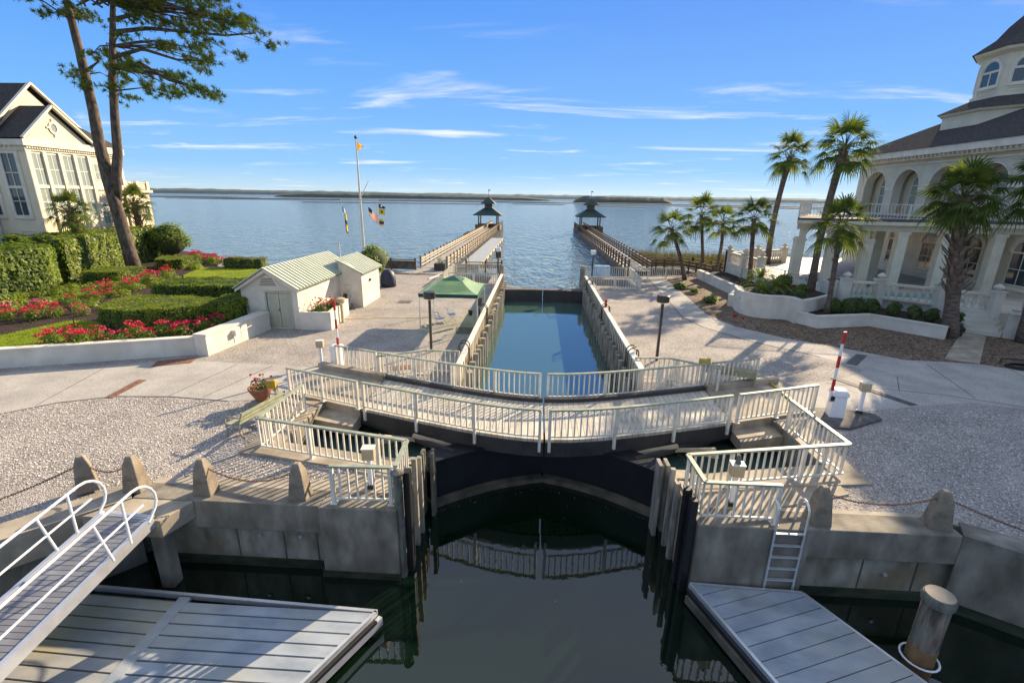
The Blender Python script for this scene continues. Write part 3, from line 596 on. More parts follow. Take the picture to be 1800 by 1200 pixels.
railing('short far railing on the left approach, starting at the white barrier cabinet', [(x, yF(x)-.02) for x in xs_(-8.6,-6.6,3)], .1, group=NG)
railing('short far railing on the right approach, over a dark kerb', [(x, yF(x)-.02) for x in xs_(6.8,8.9,3)], .1, group=NG)
# bridge leaves and approaches
def deckstrip(x0, x1, n=10, o0=0.0, o1=0.0):
    xx = xs_(x0, x1, n); return [(x, yN(x)-o0) for x in xx]+[(x, yF(x)+o1) for x in reversed(xx)]
for s_, lbl in ((-1, 'left swinging leaf of the footbridge with pale plank deck and dark girders'), (1, 'right swinging leaf of the footbridge with pale plank deck and dark girders')):
    x0, x1 = (-6.15,.17) if s_ < 0 else (.23,6.5)
    t = thing('bridge_leaf', ((x0+x1)/2,15,-.5), lbl, 'bridge')
    b = B(); b.prism(deckstrip(x0, x1, 10, .1, .1), .0, .1); obj('deck', b, 'bdeck', t)
    for nm, f_ in (('near_girder', lambda x: yN(x)-.07), ('far_girder', lambda x: yF(x)+.05)):
        b = B(); xx = xs_(x0, x1, 10)
        for p, q in zip(xx, xx[1:]): b.bar((p, f_(p), -.24), (q, f_(q), -.24), .14, .47)
        obj('girder', b, 'girder', t)
    b = B(); xx = xs_(x0, x1, 10)
    for p, q in zip(xx, xx[1:]): b.bar((p, yF(p)-.18, .17), (q, yF(q)-.18, .17), .16, .15)
    obj('kerb', b, 'girder', t)
    b = B(); b.cbox((x0+x1)/2, 15.6, -2.6, .2, .2, 2.2); b.cbox(x0+1.0 if s_ < 0 else x1-1.0, 15.4, -2.6, .2, .2, 2.2); obj('support_leg', b, 'girder', t)
for s_, lbl in ((-1, 'left fixed approach slab of the bridge with a corbel over the recess'), (1, 'right fixed approach slab of the bridge with a corbel over the recess')):
    x0, x1 = (-9.35,-6.2) if s_ < 0 else (6.55,9.8)
    t = thing('bridge_approach', ((x0+x1)/2,16.5,0), lbl, 'bridge approach')
    b = B(); b.prism(deckstrip(x0, x1, 4, .12, .12), -.25, .095); obj('slab', b, 'conc', t)
    b = B(); X = -6.2 if s_ < 0 else 6.55
    b.prism([(X,yN(X)-.12),(X+s_*.0,yN(X)-.9),(X+s_*1.7,yN(X+s_*1.7)-1.0),(X+s_*1.7,yN(X+s_*1.7)-.12)][::(1 if s_ < 0 else -1)], -.55, -.2); obj('corbel', b, 'conc', t, bevel=.02)
    b = B(); xx = xs_(x0, x1, 4)
    for p, q in zip(xx, xx[1:]): b.bar((p, yF(p)-.2, .2), (q, yF(q)-.2, .2), .3, .2)
    obj('kerb', b, 'conc', t)

RG = 'white railings round the gate recesses'
railing('white railing with greenish top rail round the left gate recess, behind the bench', [(-7.95,14.5),(-8.05,11.95),(-3.45,11.0),(-3.4,9.75)], .05, group=RG)
railing('short white railing on the left quay edge beside the green capped pile', [(-4.95,9.65),(-3.5,9.7)], .05, group=RG)
railing('white railing round the right gate recess, in front of the bridge end', [(8.15,14.6),(8.25,11.75),(3.75,10.85),(3.8,9.65),(5.5,9.65)], .05, group=RG)
railing('white railing on the left lockside just beyond the bridge', [(-6.5,17.75),(-4.7,18.75),(-3.3,18.7)], 0, group=RG)
railing('white railing on the right lockside just beyond the bridge', [(3.95,18.6),(5.3,18.7),(7.0,17.6)], 0, group=RG)
FG = 'white railings at the seaward gates'
railing('front white railing round the far right pit, nearest the chamber', [(4.2,39.3),(8.4,39.3)], 0, group=FG)
railing('side white railing of the far right pit, running toward the pier', [(8.45,39.4),(8.6,45.2)], 0, group=FG)
railing('long white railing behind the far right pit, along the seawall', [(4.2,45.2),(10.5,45.5),(10.5,45.6),(14.2,46.7)], 0, group=FG)
railing('front white railing round the far left pit behind the green canopy', [(-7.6,39.9),(-3.4,39.9)], 0, group=FG)
railing('rear white railing of the far left pit beside the pier gate', [(-7.9,45.2),(-3.4,45.2)], 0, group=FG)
railing('side white railing of the far left pit, by the ramp', [(-8.1,40.0),(-8.0,45.0)], 0, group=FG)
railing('small white gate panel standing at the start of the left pier', [(-9.1,49.0),(-7.2,49.3)], .1, group=FG)
for x, lbl in ((-3.3,'dark timber pile at the left seaward corner of the lock'),(3.75,'dark timber pile at the right seaward corner of the lock')):
    b = B()
    for k in range(3): b.tube([(x+(.12 if k == 1 else 0),40.8+k*.33,-4),(x+(.12 if k == 1 else 0),40.8+k*.33,1.7-.15*k)], .16, 9)
    tag(obj('mooring_pile', b, 'pile'), lbl, 'pile', 'seaward corner piles')

# ---------------------------------------------------------------- PIERS
def pier(x0, x1, y0, y1, label, lit):
    t = thing('pier', ((x0+x1)/2,(y0+y1)/2,W), label, 'pier')
    b = B(); b.box(x0,y0,-.12,x1,y1,.06); obj('deck', b, 'deck', t)
    b = B(); b.box(x0+.08,y0,-.42,x0+.22,y1,-.121); b.box(x1-.22,y0,-.42,x1-.08,y1,-.121); obj('stringer', b, 'wood', t)
    m_ = 'lightwood' if lit else 'brown'  # sun and shade put into the timber colour: paler when lit, brown when not
    for x in (x0+.05, x1-.05):
        b = B(); b.box(x-.09,y0,1.0,x+.09,y1,1.05)
        for z in (.28,.62): b.box(x-.03,y0,z,x+.03,y1,z+.13)
        b.box(x-.03,y0,.87,x+.03,y1,.999); obj('rail', b, m_, t)
    n = int((y1-y0)/2.1); me = None
    for i in range(n+1):
        for x in (x0, x1):
            y = y0+i*(y1-y0)/n
            if me is None:
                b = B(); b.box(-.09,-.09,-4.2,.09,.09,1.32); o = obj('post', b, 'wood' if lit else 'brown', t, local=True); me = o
            else: o = me.copy(); col.objects.link(o)
            o.location = Vector((x, y, 0))-t.location
            if i % 2 == 0 and x == x0: pass
    me = None
    n = int((y1-y0)/1.35)
    for i in range(min(n, 58)):
        y = y0+1+i*(y1-y0-1)/min(n, 58)
        if me is None:
            b = B(); b.tube([(0,0,-4.5),(0.03,0,.0)], .15, 8); o = obj('pile', b, 'pile', t, local=True); me = o
        else: o = me.copy(); col.objects.link(o)
        side = (x1+.12) if (x0 < 0) else (x0-.12)
        o.location = Vector((side, y, -.08*(i % 3)))-t.location
    b = B()
    for i in range(int((y1-y0)/4)): y = y0+2+i*4; b.bar((x0,y,-.3), (x1,y,-1.7), .06, .18); b.bar((x0,y,-1.7), (x1,y,-.3), .06, .18)
    obj('cross_brace', b, 'brown', t)
    b = B(); X = x1+.1 if x0 < 0 else x0-.1
    for i in range(int((y1-y0)/.5)): y = y0+1.6+i*.5; b.box(X-.04, y, -3.5, X+.04, y+.22, -.1+.12*math.sin(i*1.7))
    obj('wave_screen', b, 'pile', t)
    return t
pier(-12.2,-9.45,49,128,'left timber pier with three-board railings coloured as sunlit, running out to its gazebo', True)
pier(9.35,11.7,50,128,'right timber pier with railings coloured dark as in shade, running out to its gazebo', False)
t = thing('pier_approach', (13,52,0), 'timber boardwalk joining the right pier to the palm-lined shore', 'boardwalk')
b = B(); b.box(11.71,52.4,-.12,17,54.2,.055); b.prism([(17,54.2),(15.4,52.39),(17.5,47.5),(19.3,48)], -.12, .05); obj('deck', b, 'deck', t)
b = B()
for A, C in (((11.8,54.3),(17.2,54.3)),((11.8,52.3),(15.4,52.3)),((15.4,52.3),(17.2,48)),((17.2,54.3),(19.3,49))):
    for z, hh in ((1.02,.06),(.7,.12),(.35,.12)): b.bar((A[0],A[1],z), (C[0],C[1],z), .1, hh)
    n = 4
    for k in range(n+1): u = k/n; b.cbox(A[0]+(C[0]-A[0])*u, A[1]+(C[1]-A[1])*u, -3, .15, .15, 4.15)
obj('railing', b, 'brown', t)
t = thing('shore_fence', (-14,47.5,0), 'brown timber fence with wire mesh between the annex and the left pier', 'fence')
for x in (-16.8,-14.9,-12.4): b = B(); b.cbox(x,47.6,-.3,.16,.16,1.5); obj('post', b, 'brown', t)
b = B(); b.box(-16.8,47.52,1.0,-12.4,47.68,1.1); obj('top_rail', b, 'brown', t)
b = B(); b.box(-16.7,47.58,.08,-12.5,47.62,.92); obj('mesh_panel', b, 'tan', t)
t = thing('timber_fence', (-5.5,48.3,0), 'brown timber rail fence behind the far left pit', 'fence')
for x in (-7.1,-5.2,-3.6): b = B(); b.cbox(x,46.6,-1,.16,.16,2.3); obj('post', b, 'brown', t)
b = B(); b.box(-7.1,46.55,1.0,-3.6,46.65,1.12); b.box(-7.1,46.56,.5,-3.6,46.64,.9); obj('rail', b, 'wood', t)
b = B(); b.prism([(-12.4,44.6),(-8.3,44.4),(-8.6,49.0),(-12.4,49.0)], 0, .04); tag(obj('boardwalk', b, 'deck'), 'low plank landing leading onto the left pier', 'boardwalk')
b = B(); b.bar((-14.8,45.2,.03), (-8.4,44.7,.03), .14, .12); tag(obj('timber_edge', b, 'brown'), 'dark timber edging across the gravel before the left pier', 'edging')
b = B(); b.bar((-9.9,42.3,.05), (-9.3,45.2,.05), .12, .1); tag(obj('white_kerb', b, 'white'), 'short white kerb bar lying on the gravel by the pier landing', 'kerb')

def gazebo(cx, cy, label, group):
    t = thing('gazebo', (cx,cy,0), label, 'gazebo', group)
    b = B(); b.box(cx-2.9,cy-2.9,-.2,cx+2.9,cy+2.9,.05); obj('platform', b, 'brown', t)
    for ux in (-1,1):
        for uy in (-1,1):
            b = B(); b.cbox(cx+ux*2.1,cy+uy*2.1,.05,.26,.26,3.2); obj('post', b, 'brown', t)
            b = B(); b.tube([(cx+ux*2.6,cy+uy*2.6,-5),(cx+ux*2.6,cy+uy*2.6,-.2)], .2, 8); obj('pile', b, 'pile', t)
    b = B()
    for (ax, ay, bx, by) in ((-1,-1,-1,1),(1,-1,1,1),(-1,1,1,1),(-1,-1,-.5,-1),(.5,-1,1,-1)):
        b.bar((cx+ax*2.8,cy+ay*2.8,.55), (cx+bx*2.8,cy+by*2.8,.55), .08, 1.0)
    obj('railing', b, 'brown', t)
    s_ = B(); e = 3.3; z0, z1 = 3.25, 4.75; k = 1.0
    for (ux, uy), (vx, vy) in zip(((-1,-1),(1,-1),(1,1),(-1,1)), ((1,-1),(1,1),(-1,1),(-1,-1))):
        s_.poly([(cx+ux*e,cy+uy*e,z0),(cx+vx*e,cy+vy*e,z0),(cx+vx*k,cy+vy*k,z1),(cx+ux*k,cy+uy*k,z1)])
        s_.poly([(cx+ux*e,cy+uy*e,z0-.14),(cx+vx*e,cy+vy*e,z0-.14),(cx+vx*e,cy+vy*e,z0),(cx+ux*e,cy+uy*e,z0)])
    s_.poly([(cx-e,cy-e,z0-.14),(cx-e,cy+e,z0-.14),(cx+e,cy+e,z0-.14),(cx+e,cy-e,z0-.14)])
    obj('lower_roof', s_, 'groof', t)
    b = B(); b.box(cx-.85,cy-.85,4.6,cx+.85,cy+.85,5.75); obj('cupola', b, 'brown', t)
    b = B(); e = 1.75; z = 5.7
    for (ux, uy), (vx, vy) in zip(((-1,-1),(1,-1),(1,1),(-1,1)), ((1,-1),(1,1),(-1,1),(-1,-1))): b.poly([(cx+ux*e,cy+uy*e,z),(cx+vx*e,cy+vy*e,z),(cx,cy,7.3)])
    b.poly([(cx-e,cy-e,z),(cx-e,cy+e,z),(cx+e,cy+e,z),(cx+e,cy-e,z)]); obj('upper_roof', b, 'groof', t)
    b = B(); b.tube([(cx,cy,7.25),(cx,cy,8.9)], .04, 6); b.poly([(cx,cy,8.9),(cx+.5,cy,8.75),(cx,cy,8.5)]); obj('weather_vane', b, 'bronze', t)
gazebo(-11.8,115,'two-tier green roofed gazebo at the end of the left pier', 'pier gazebos')
gazebo(11.9,115,'two-tier green roofed gazebo at the end of the right pier', 'pier gazebos')
t = thing('floating_dock', (-8.2,80,W), 'long grey floating dock moored beside the left pier', 'floating dock')
b = B(); b.prism([(-9.2,56),(-6.9,56),(-6.9,95),(-9.2,95)], WL-.1, WL+.42); obj('deck', b, 'dock', t)
b = B(); b.box(-6.89,56,WL+.1,-6.8,95,WL+.45); obj('fender_strip', b, 'lightwood', t)
for k in range(9): b = B(); b.cbox(-6.76,58+k*4.4,WL+.05,.12,.5,.36); obj('cleat_block', b, 'black', t)
b = B(); b.box(-16,104,-1.0,-13.0,109,-.3); tag(obj('swim_float', b, 'brown'), 'dark low float moored left of the far end of the left pier', 'float')

# ---------------------------------------------------------------- FLOATING DOCKS, near
Z = -1.5
t = thing('floating_dock', (-8,6,W), 'wide grey planked floating dock at the lower left with a tapered right side', 'floating dock')
pl = [(-14.5,8.45),(-3.5,8.05),(-6.4,2.4),(-14.5,2.6)]
def clipx(P, ya, yb):
    def lx(y, A, C): return A[0]+(C[0]-A[0])*(y-A[1])/(C[1]-A[1])
    return [lx(yb, P[1], P[2]), lx(ya, P[1], P[2])]
b = B(); bo = B(); y = 8.02; k = 0
while y > 2.6:
    ya, yb = y, y-.262
    xa, xb = clipx(pl, ya, yb)[1], clipx(pl, ya, yb)[0]
    off = .02
    # right section boards
    b.prism([(-7.72,yb+off),(xb,yb+off),(xa,ya),(-7.72,ya)], Z-.05, Z+random.uniform(-.003,.003)); 
    bo.prism([(-14.5,yb+off+.2),(-7.98,yb+off),(-7.98,ya),(-14.5,ya+.2)], Z-.05, Z+random.uniform(-.003,.003))
    y -= .28
obj('deck_boards', b, 'dock', t); obj('old_deck_boards', bo, 'dockold', t)
b = B(); b.prism([(-7.98,8.15),(-7.98,2.6),(-7.72,2.6),(-7.72,8.15)], Z-.06, Z+.012); obj('joint_plate', b, 'dock', t)
b = B(); b.prism([(-14.4,8.3),(-3.65,7.95),(-6.45,2.5),(-14.4,2.6)], -2.4, Z-.055); obj('float_body', b, 'darkc', t)
b = B(); b.bar((-3.48,8.08,Z-.05), (-6.4,2.4,Z-.05), .07, .12); b.bar((-14.5,8.48,Z-.05), (-3.46,8.08,Z-.05), .07, .12); obj('edge_trim', b, 'alu', t)
b = B(); b.bar((-3.38,8.06,Z-.22), (-6.3,2.4,Z-.22), .1, .2); obj('rub_rail', b, 'alu', t)
b = B(); b.bar((-3.43,7.9,Z-.1), (-6.32,2.4,Z-.1), .07, .07); obj('rubber_strip', b, 'black', t)
t = thing('floating_dock', (6.5,6,W), 'narrow blue-grey floating dock slanting away from the right ladder', 'floating dock')
PL = [(3.68,9.32),(6.2,9.22),(9.6,3.4),(6.35,2.4)]
A, D_, C_, E_ = [Vector((*p, 0)) for p in (PL[0], PL[3], PL[1], PL[2])]
b = B(); dv = Vector((1.0,.36,0)).normalized()
# boards cross at a slant: cut the deck polygon into strips
def clip(poly, n, c0, c1):
    def half(P, n, c, s):
        r_ = []
        for i in range(len(P)):
            a, q = P[i], P[(i+1) % len(P)]; da, dq = (a.dot(n)-c)*s, (q.dot(n)-c)*s
            if da >= 0: r_.append(a)
            if da*dq < 0: r_.append(a.lerp(q, da/(da-dq)))
        return r_
    P = half(poly, n, c0, 1)
    return half(P, n, c1, -1) if P else []
n_ = Vector((-dv.y, dv.x, 0)); cs = [p.dot(n_) for p in (A, C_, E_, D_)]; c = min(cs)
while c < max(cs):
    P = clip([A, D_, E_, C_], n_, c, c+.325)
    if len(P) > 2: b.prism([(p.x, p.y) for p in P], Z-.05, Z+random.uniform(-.003,.003))
    c += .345
obj('deck_boards', b, 'dock', t)
b = B(); b.prism([(3.85,9.2),(6.4,2.5),(9.4,3.4),(6.1,9.1)], -2.4, Z-.055); obj('float_body', b, 'darkc', t)
b = B(); b.bar((3.66,9.34,Z-.04), (6.33,2.4,Z-.04), .07, .12); b.bar((6.22,9.24,Z-.04), (9.62,3.4,Z-.04), .06, .1); b.bar((3.66,9.36,Z-.04), (6.22,9.26,Z-.04), .06, .1); obj('edge_trim', b, 'alu', t)
b = B(); b.bar((3.6,9.25,Z-.13), (6.27,2.4,Z-.13), .08, .1); obj('rubber_strip', b, 'black', t)
b = B(); b.bar((3.56,9.2,Z-.3), (6.23,2.4,Z-.3), .07, .2); obj('rub_rail', b, 'tan', t)
t = thing('dock_pile', (7.78,7.8,-4), 'thick round mooring pile with pale flat cap beside the right dock', 'pile')
b = B(); b.tube([(7.78,7.8,-4),(7.78,7.8,-.14)], .235, 20); obj('shaft', b, 'dockpile', t, smooth=True)
b = B(); b.tube([(7.78,7.8,-2.2),(7.78,7.8,-1.25)], .243, 20); obj('rusty_wrap', b, mat('rust_wrap', (0.16,0.08,0.03), (0.30,0.17,0.07), rough=.8, scale=3, stretch=(1,1,.4)), t)
b = B(); b.lathe(7.78,7.8, [(.27,-.2),(.28,-.1),(.27,-.05),(.26,-.02)], 20); obj('cap_rim', b, 'verd', t)
b = B(); b.lathe(7.78,7.8, [(.24,-.019),(.24,.005),(.1,.02)], 20); obj('cap_top', b, 'conc', t)
b = B(); b.tube([(7.78+.32*math.cos(a), 7.8+.32*math.sin(a), -1.58) for a in [2*PI*k/20 for k in range(20)]], .02, 8, closed=True); obj('pile_ring', b, 'wht', t)

# gangway
t = thing('gangway', (-9.4,8.7,0), 'sloping aluminium gangway with hooped handrails down to the left dock', 'gangway')
gA, gB = Vector((-9.38,8.78,.09)), Vector((-10.05,1.6,-1.36)); gd = (gB-gA).normalized(); gx = Vector((gd.y,-gd.x,0)).normalized()*-1
if gx.x < 0: gx = -gx
gl = (gB-gA).length; up = gx.cross(gd).normalized(); up = up if up.z > 0 else -up
b = B(); b.bar(gA, gB, 1.16, .05, up=up); obj('tread', b, 'gang', t)
b = B()
for s_ in (-1,1): b.bar(gA+gx*.63*s_-up*.06, gB+gx*.63*s_-up*.06, .09, .26, up=up)
obj('side_beam', b, 'alu', t)
b = B(); b.bar(gA-gx*.6-gd*.02, gA+gx*.6-gd*.02, .16, .03); obj('hinge_plate', b, 'alu', t)
for s_ in (-1,1):
    b = B(); o_ = gx*.66*s_
    hp = []
    for k in range(9): a = PI*k/8; hp.append(gA+o_+gd*(.12-.0)+up*.72+(-gd*math.sin(a)*.3)+up*.24*math.cos(a)*-1+up*.0)
    top = [gB+o_+up*1.0, gA+o_+gd*.15+up*.98]
    loop = [gA+o_+gd*.15+up*.98+(-gd*math.sin(a)*.42)+up*(.0-(1-math.cos(a))*.45) for a in [PI*k/8 for k in range(1,8)]]
    b.tube(top+loop+[gA+o_+gd*.12+up*.02], .03, 8); b.tube([gA+o_+gd*.05+up*.5, gB+o_+up*.5], .024, 8)
    s = 1.05
    while s < gl: b.tube([gA+o_+gd*s-up*.05, gA+o_+gd*s+up*1.0], .028, 8); s += 2.35
    b.tube([gA+o_+gd*.62-up*.05, gA+o_+gd*.4+up*.99], .028, 8)
    obj('handrail', b, 'wht', t)

# ladders
def ladder(label, x, y, z0, z1, half=.33, ax=(1,0,0), out_=(0,-1,0), rungs=5, m_='alu', group=None):
    t = thing('ladder', (x,y,z0), label, 'ladder', group); ax = Vector(ax)*half; on = Vector(out_); c = Vector((x,y,0))
    for s_ in (-1,1):
        b = B(); p = c+ax*s_
        pts = [p+Vector((0,0,z0)), p+Vector((0,0,z1+.45))]+[p-on*(.22*(1-math.cos(a)))+Vector((0,0,z1+.45+.24*math.sin(a))) for a in [PI*k/7 for k in range(1,8)]]+[p-on*.44+Vector((0,0,z1))]
        b.tube(pts, .027, 8); obj('stile', b, m_, t)
    for k in range(rungs):
        z = z0+.35+k*(z1-z0-.4)/max(1, rungs-1); b = B(); b.bar(c-ax+Vector((0,0,z)), c+ax+Vector((0,0,z)), .07, .03); obj('rung', b, m_, t)
    return t
ladder('aluminium boarding ladder hooked over the right quay wall', 5.72,9.38,-1.95,.05, rungs=6)
LG = 'dark hoop ladders along the lock chamber'
for i, (x, o_, y) in enumerate(((-3.1,(1,0,0),19.2),(-3.1,(1,0,0),26.5),(3.85,(-1,0,0),19.2),(3.85,(-1,0,0),27.5),(3.85,(-1,0,0),36.5))):
    lb = ['black hoop ladder on the left lock wall just behind the bridge','black hoop ladder on the left lock wall near the green canopy','black hoop ladder on the right lock wall just behind the bridge','black hoop ladder halfway along the right lock wall by the red marker','black hoop ladder at the far end of the right lock wall'][i]
    ladder(lb, x+o_[0]*.14, y, -2, .62, .2, (0,1,0), o_, 6, 'lampdark', LG)
b = B(); b.box(4.0,28.3,.95,4.12,28.55,1.4); tag(obj('red_marker', b, 'red'), 'small red marker standing on the right lock wall cap', 'marker')

# bollards and chains
def bollard_mesh():
    b = B(); s_ = [(.46,.40,0),(.30,.27,.72),(.14,.13,.95)]; i0 = len(b.v)
    for sx, sy, z in s_:
        for ux, uy in ((-1,-1),(1,-1),(1,1),(-1,1)): b.v.append((ux*sx/2, uy*sy/2, z))
    b.f.append((3,2,1,0)); b.f.append((8,9,10,11))
    for j in range(2):
        for k in range(4): a = j*4; b.f.append((a+k, a+(k+1) % 4, a+4+(k+1) % 4, a+4+k))
    return b
BG = 'concrete chain bollards along the quay edge'
bl = [(-11.25,9.75,.75,'concrete bollard furthest left, rising behind the gangway handrail'),(-10.05,9.85,.05,'concrete bollard between the gangway head and its left neighbour'),(-8.25,9.85,0,'concrete bollard just right of the gangway landing'),(-5.85,9.85,0,'concrete bollard beside the short left quay railing'),(6.55,9.82,0,'dark concrete bollard right of the quay ladder'),(9.25,9.85,-.25,'dark concrete bollard where the right quay wall bends')]
t0 = None
for x, y, a, lb in bl:
    if t0 is None:
        t0 = tag(obj('bollard', bollard_mesh(), G_['bollardc'], local=True, bevel=.02), lb, 'bollard', BG); t0.location = (x, y, .045); t0.rotation_euler.z = a
    else:
        o = t0.copy(); col.objects.link(o); o.location = (x, y, .045); o.rotation_euler.z = a; o['label'] = lb
def chain(label, A, C, sag):
    A, C = Vector(A), Vector(C); n = max(10, int((C-A).length/.055)); b = B(); pts = [A.lerp(C, k/n)-Vector((0,0,sag*4*(k/n)*(1-k/n))) for k in range(n+1)]
    for k in range(n):
        p, q = pts[k], pts[k+1]; d_ = (q-p).normalized(); side = d_.cross(Vector((0,0,1))).normalized(); up_ = side.cross(d_)
        s_ = side if k % 2 else up_; c = (p+q)/2
        b.tube([c+d_*.042*math.cos(a)+s_*.022*math.sin(a) for a in [2*PI*j/8 for j in range(8)]], .0085, 5, closed=True)
    return tag(obj('chain', b, 'rust'), label, 'chain', 'rusty chains between bollards')
chain('rusty chain hanging between the two bollards above the gangway', (-11.15,9.75,.75), (-10.15,9.85,.75), .22)
chain('rusty chain hanging between the two bollards left of the quay railing', (-8.15,9.85,.75), (-5.95,9.85,.75), .33)
chain('rusty chain hanging between the two dark right-hand bollards', (6.7,9.82,.78), (9.1,9.85,.78), .22)
chain('rusty chain running from the bend bollard to the right edge', (9.35,9.8,.78), (13.2,7.55,.72), .30)
chain('rusty chain running from the leftmost bollard to the left edge', (-11.3,9.65,.75), (-14.4,6.4,.72), .34)

# ---------------------------------------------------------------- STREET FURNITURE
def lamp(x, y, h, label, dark=True, name='lamp_post'):
    t = thing(name, (x,y,0), label, 'lamp post')
    b = B(); b.cbox(x,y,0,.11,.11,h-.35); obj('pole', b, 'bronze' if dark else 'lampdark', t)
    b = B(); b.lathe(x,y, [(.06,h-.4),(.16,h-.3)], 12); obj('collar', b, 'wht', t)
    b = B()
    if dark: b.lathe(x,y, [(.27,h-.32),(.28,h-.30),(.28,h-.02),(.25,h)], 24)
    else: b.cbox(x,y,h-.3,.42,.42,.3)
    obj('lamp_head', b, 'lampdark' if dark else 'wht', t, smooth=False)
lamp(-5.15,21.6,2.95,'dark drum-headed lamp post on the left lockside before the canopy')
lamp(5.55,21.4,3.1,'dark drum-headed lamp post on the right lockside')
lamp(-3.6,42.0,3.0,'pale square-headed lamp post at the far left pit', False)
lamp(4.6,41.2,3.0,'pale square-headed lamp post at the far right pit', False)
def barrier(x, y, rz, label, armlen, flip=1, z=0.0):
    t = thing('barrier_gate', (x,y,z), label, 'barrier', None)
    b = B(); b.cbox(x,y,z,.46,.46,.78,rz,.92); obj('cabinet', b, 'wht', t, bevel=.02)
    b = B(); b.cbox(x,y,z+.78,.5,.5,.16,rz,.95); b.cbox(x,y,z+.94,.46,.46,.05,rz,.7); obj('cabinet_lid', b, 'wht', t, bevel=.02)
    ax, ay = x-flip*.3, y-.12
    b = B(); b.cbox(ax+flip*.03,ay,z+.6,.12,.12,.16); obj('arm_bracket', b, 'black', t)
    n = 6; 
    w_ = B(); w_.cbox(ax-flip*.03, ay, z+.55, .08, .04, armlen); a = obj('barrier_arm', w_, 'wht', t)
    for k in (1, 3, 5):
        r_ = B(); r_.cbox(ax-flip*.03, ay, z+.55+k*armlen/n+.002, .088, .048, armlen/n); obj('red_band', r_, 'red', a)
barrier(-8.75,19.2,.1,'white barrier cabinet with raised striped arm at the left bridge end', 2.4, flip=-0.4)
barrier(10.35,15.75,-.2,'white barrier cabinet with raised striped arm on the right dark slab', 2.5, z=.08)
b = B(); b.prism([(9.45,14.9),(10.3,14.75),(11.9,15.6),(11.9,16.0),(10.9,16.35),(9.8,16.35)], -.1, .09); tag(obj('barrier_plinth', b, 'darkc', bevel=.03), 'dark rounded concrete plinth under the right barrier cabinet', 'plinth')
def kiosk(x, y, z, label, rz=0, light=False):
    t = thing('control_box', (x,y,z), label, 'control box', 'beige control boxes on white posts')
    b = B(); b.cbox(x,y,z,.16,.16,.1,rz); obj('base_plate', b, 'lampdark', t)
    b = B(); b.cbox(x,y,z+.1,.1,.1,.78,rz); obj('post', b, 'wht', t)
    b = B(); b.cbox(x,y,z+.84,.3,.24,.3,rz); obj('box', b, 'wbox', t, bevel=.01)
    b = B(); b.cbox(x,y,z+1.14,.32,.26,.02,rz); obj('lid', b, 'white', t)
    if light:
        b = B(); b.lathe(x,y, [(.07,z+1.16),(.07,z+1.2),(.05,z+1.22),(.055,z+1.32),(.03,z+1.38)], 12); obj('beacon', b, 'verd', t, smooth=True)
kiosk(-9.5,19.25,0,'beige control box on white post left of the left barrier cabinet', .2)
kiosk(11.35,16.0,.09,'beige control box on white post right of the right barrier cabinet', -.2)
kiosk(-4.25,10.35,.05,'beige control box on white post inside the left quay railing', .1)
kiosk(4.75,10.3,.05,'beige control box with small green beacon inside the right quay railing', -.1, True)
b = B(); b.box(9.4,16.2,.1,9.5,19.0,.16); tag(obj('yellow_kerb', b, 'yellow'), 'yellow painted strip across the road at the right bridge end', 'kerb')
for pts, lb in (([( -9.9,32.2),(-9.0,32.2),(-9.0,33.0),(-9.9,33.0)],'small dark iron grate set in the gravel behind the canopy shadow'),([(-16.6,18.35),(-15.3,19.0),(-15.5,19.75),(-16.9,19.1)],'rusty iron grate in the gravel beside the left garden wall'),([(-15.75,15.15),(-15.45,15.15),(-15.6,16.9),(-15.95,16.9)],'narrow rusty slot drain across the left road'),([(16.2,23.1),(15.8,23.3),(14.4,21.8),(14.7,21.5)],'dark slot drain across the path by the mulch bed'),([(12.5,19.7),(12.85,19.8),(14.2,17.1),(13.85,17.0)],'dark slot drain across the right road by the barrier'),([(-6.3,18.9),(-5.3,19.2),(-5.4,19.7),(-6.5,19.4)],'rusty iron cover in the gravel behind the left far railing'),([(-4.5,24.9),(-3.5,24.9),(-3.5,26.2),(-4.7,26.2)],'dark mat lying on the gravel beside the right canopy leg')):
    b = B(); b.prism(pts, -.05, .022); 
    c = [sum(p[0] for p in pts)/4, sum(p[1] for p in pts)/4]
    tag(obj('drain_grate' if 'mat' not in lb else 'floor_mat', b, 'rust' if 'rusty' in lb else 'darkc'), lb, 'drain' if 'mat' not in lb else 'mat')

# flower bed helpers
def leaves_in(b, c, rad, n, size, sq=1.0, up=.4, asp=.55, shell=.55):
    for _ in range(n):
        d_ = Vector((random.gauss(0,1), random.gauss(0,1), random.gauss(0,1))).normalized(); r_ = random.uniform(shell, 1)
        p = Vector((c[0]+d_.x*rad*r_, c[1]+d_.y*rad*r_, c[2]+d_.z*rad*sq*r_))
        leafquad(b, p, d_+Vector((random.uniform(-.8,.8), random.uniform(-.8,.8), up+random.uniform(-.5,.8))), size*random.uniform(.6,1.3), asp)
    return b
def blossoms(b, c, r_, n=5):
    for k in range(n):
        a = random.uniform(0, 2*PI); e = random.uniform(.2,1)
        leafquad(b, Vector(c)+Vector((random.uniform(-r_,r_)*.4, random.uniform(-r_,r_)*.4, random.uniform(-.2,.4)*r_)), Vector((math.cos(a), math.sin(a), e)), r_, .8)
t = thing('flower_pot', (-9.85,15.15,0), 'terracotta bowl of red flowers on a concrete block beside the bench', 'flower pot')
b = B(); b.cbox(-9.85,15.15,0,.7,.6,.14,.2); obj('block', b, 'conc', t)
b = B(); b.lathe(-9.85,15.15, [(.15,.14),(.20,.2),(.36,.5),(.40,.6),(.41,.64),(.36,.64),(.3,.56)], 20); obj('bowl', b, 'terra', t, smooth=True)
b = leaves_in(B(), (-9.85,15.15,.75), .36, 170, .05, .7); obj('foliage', b, 'leafd', t)
b = B()
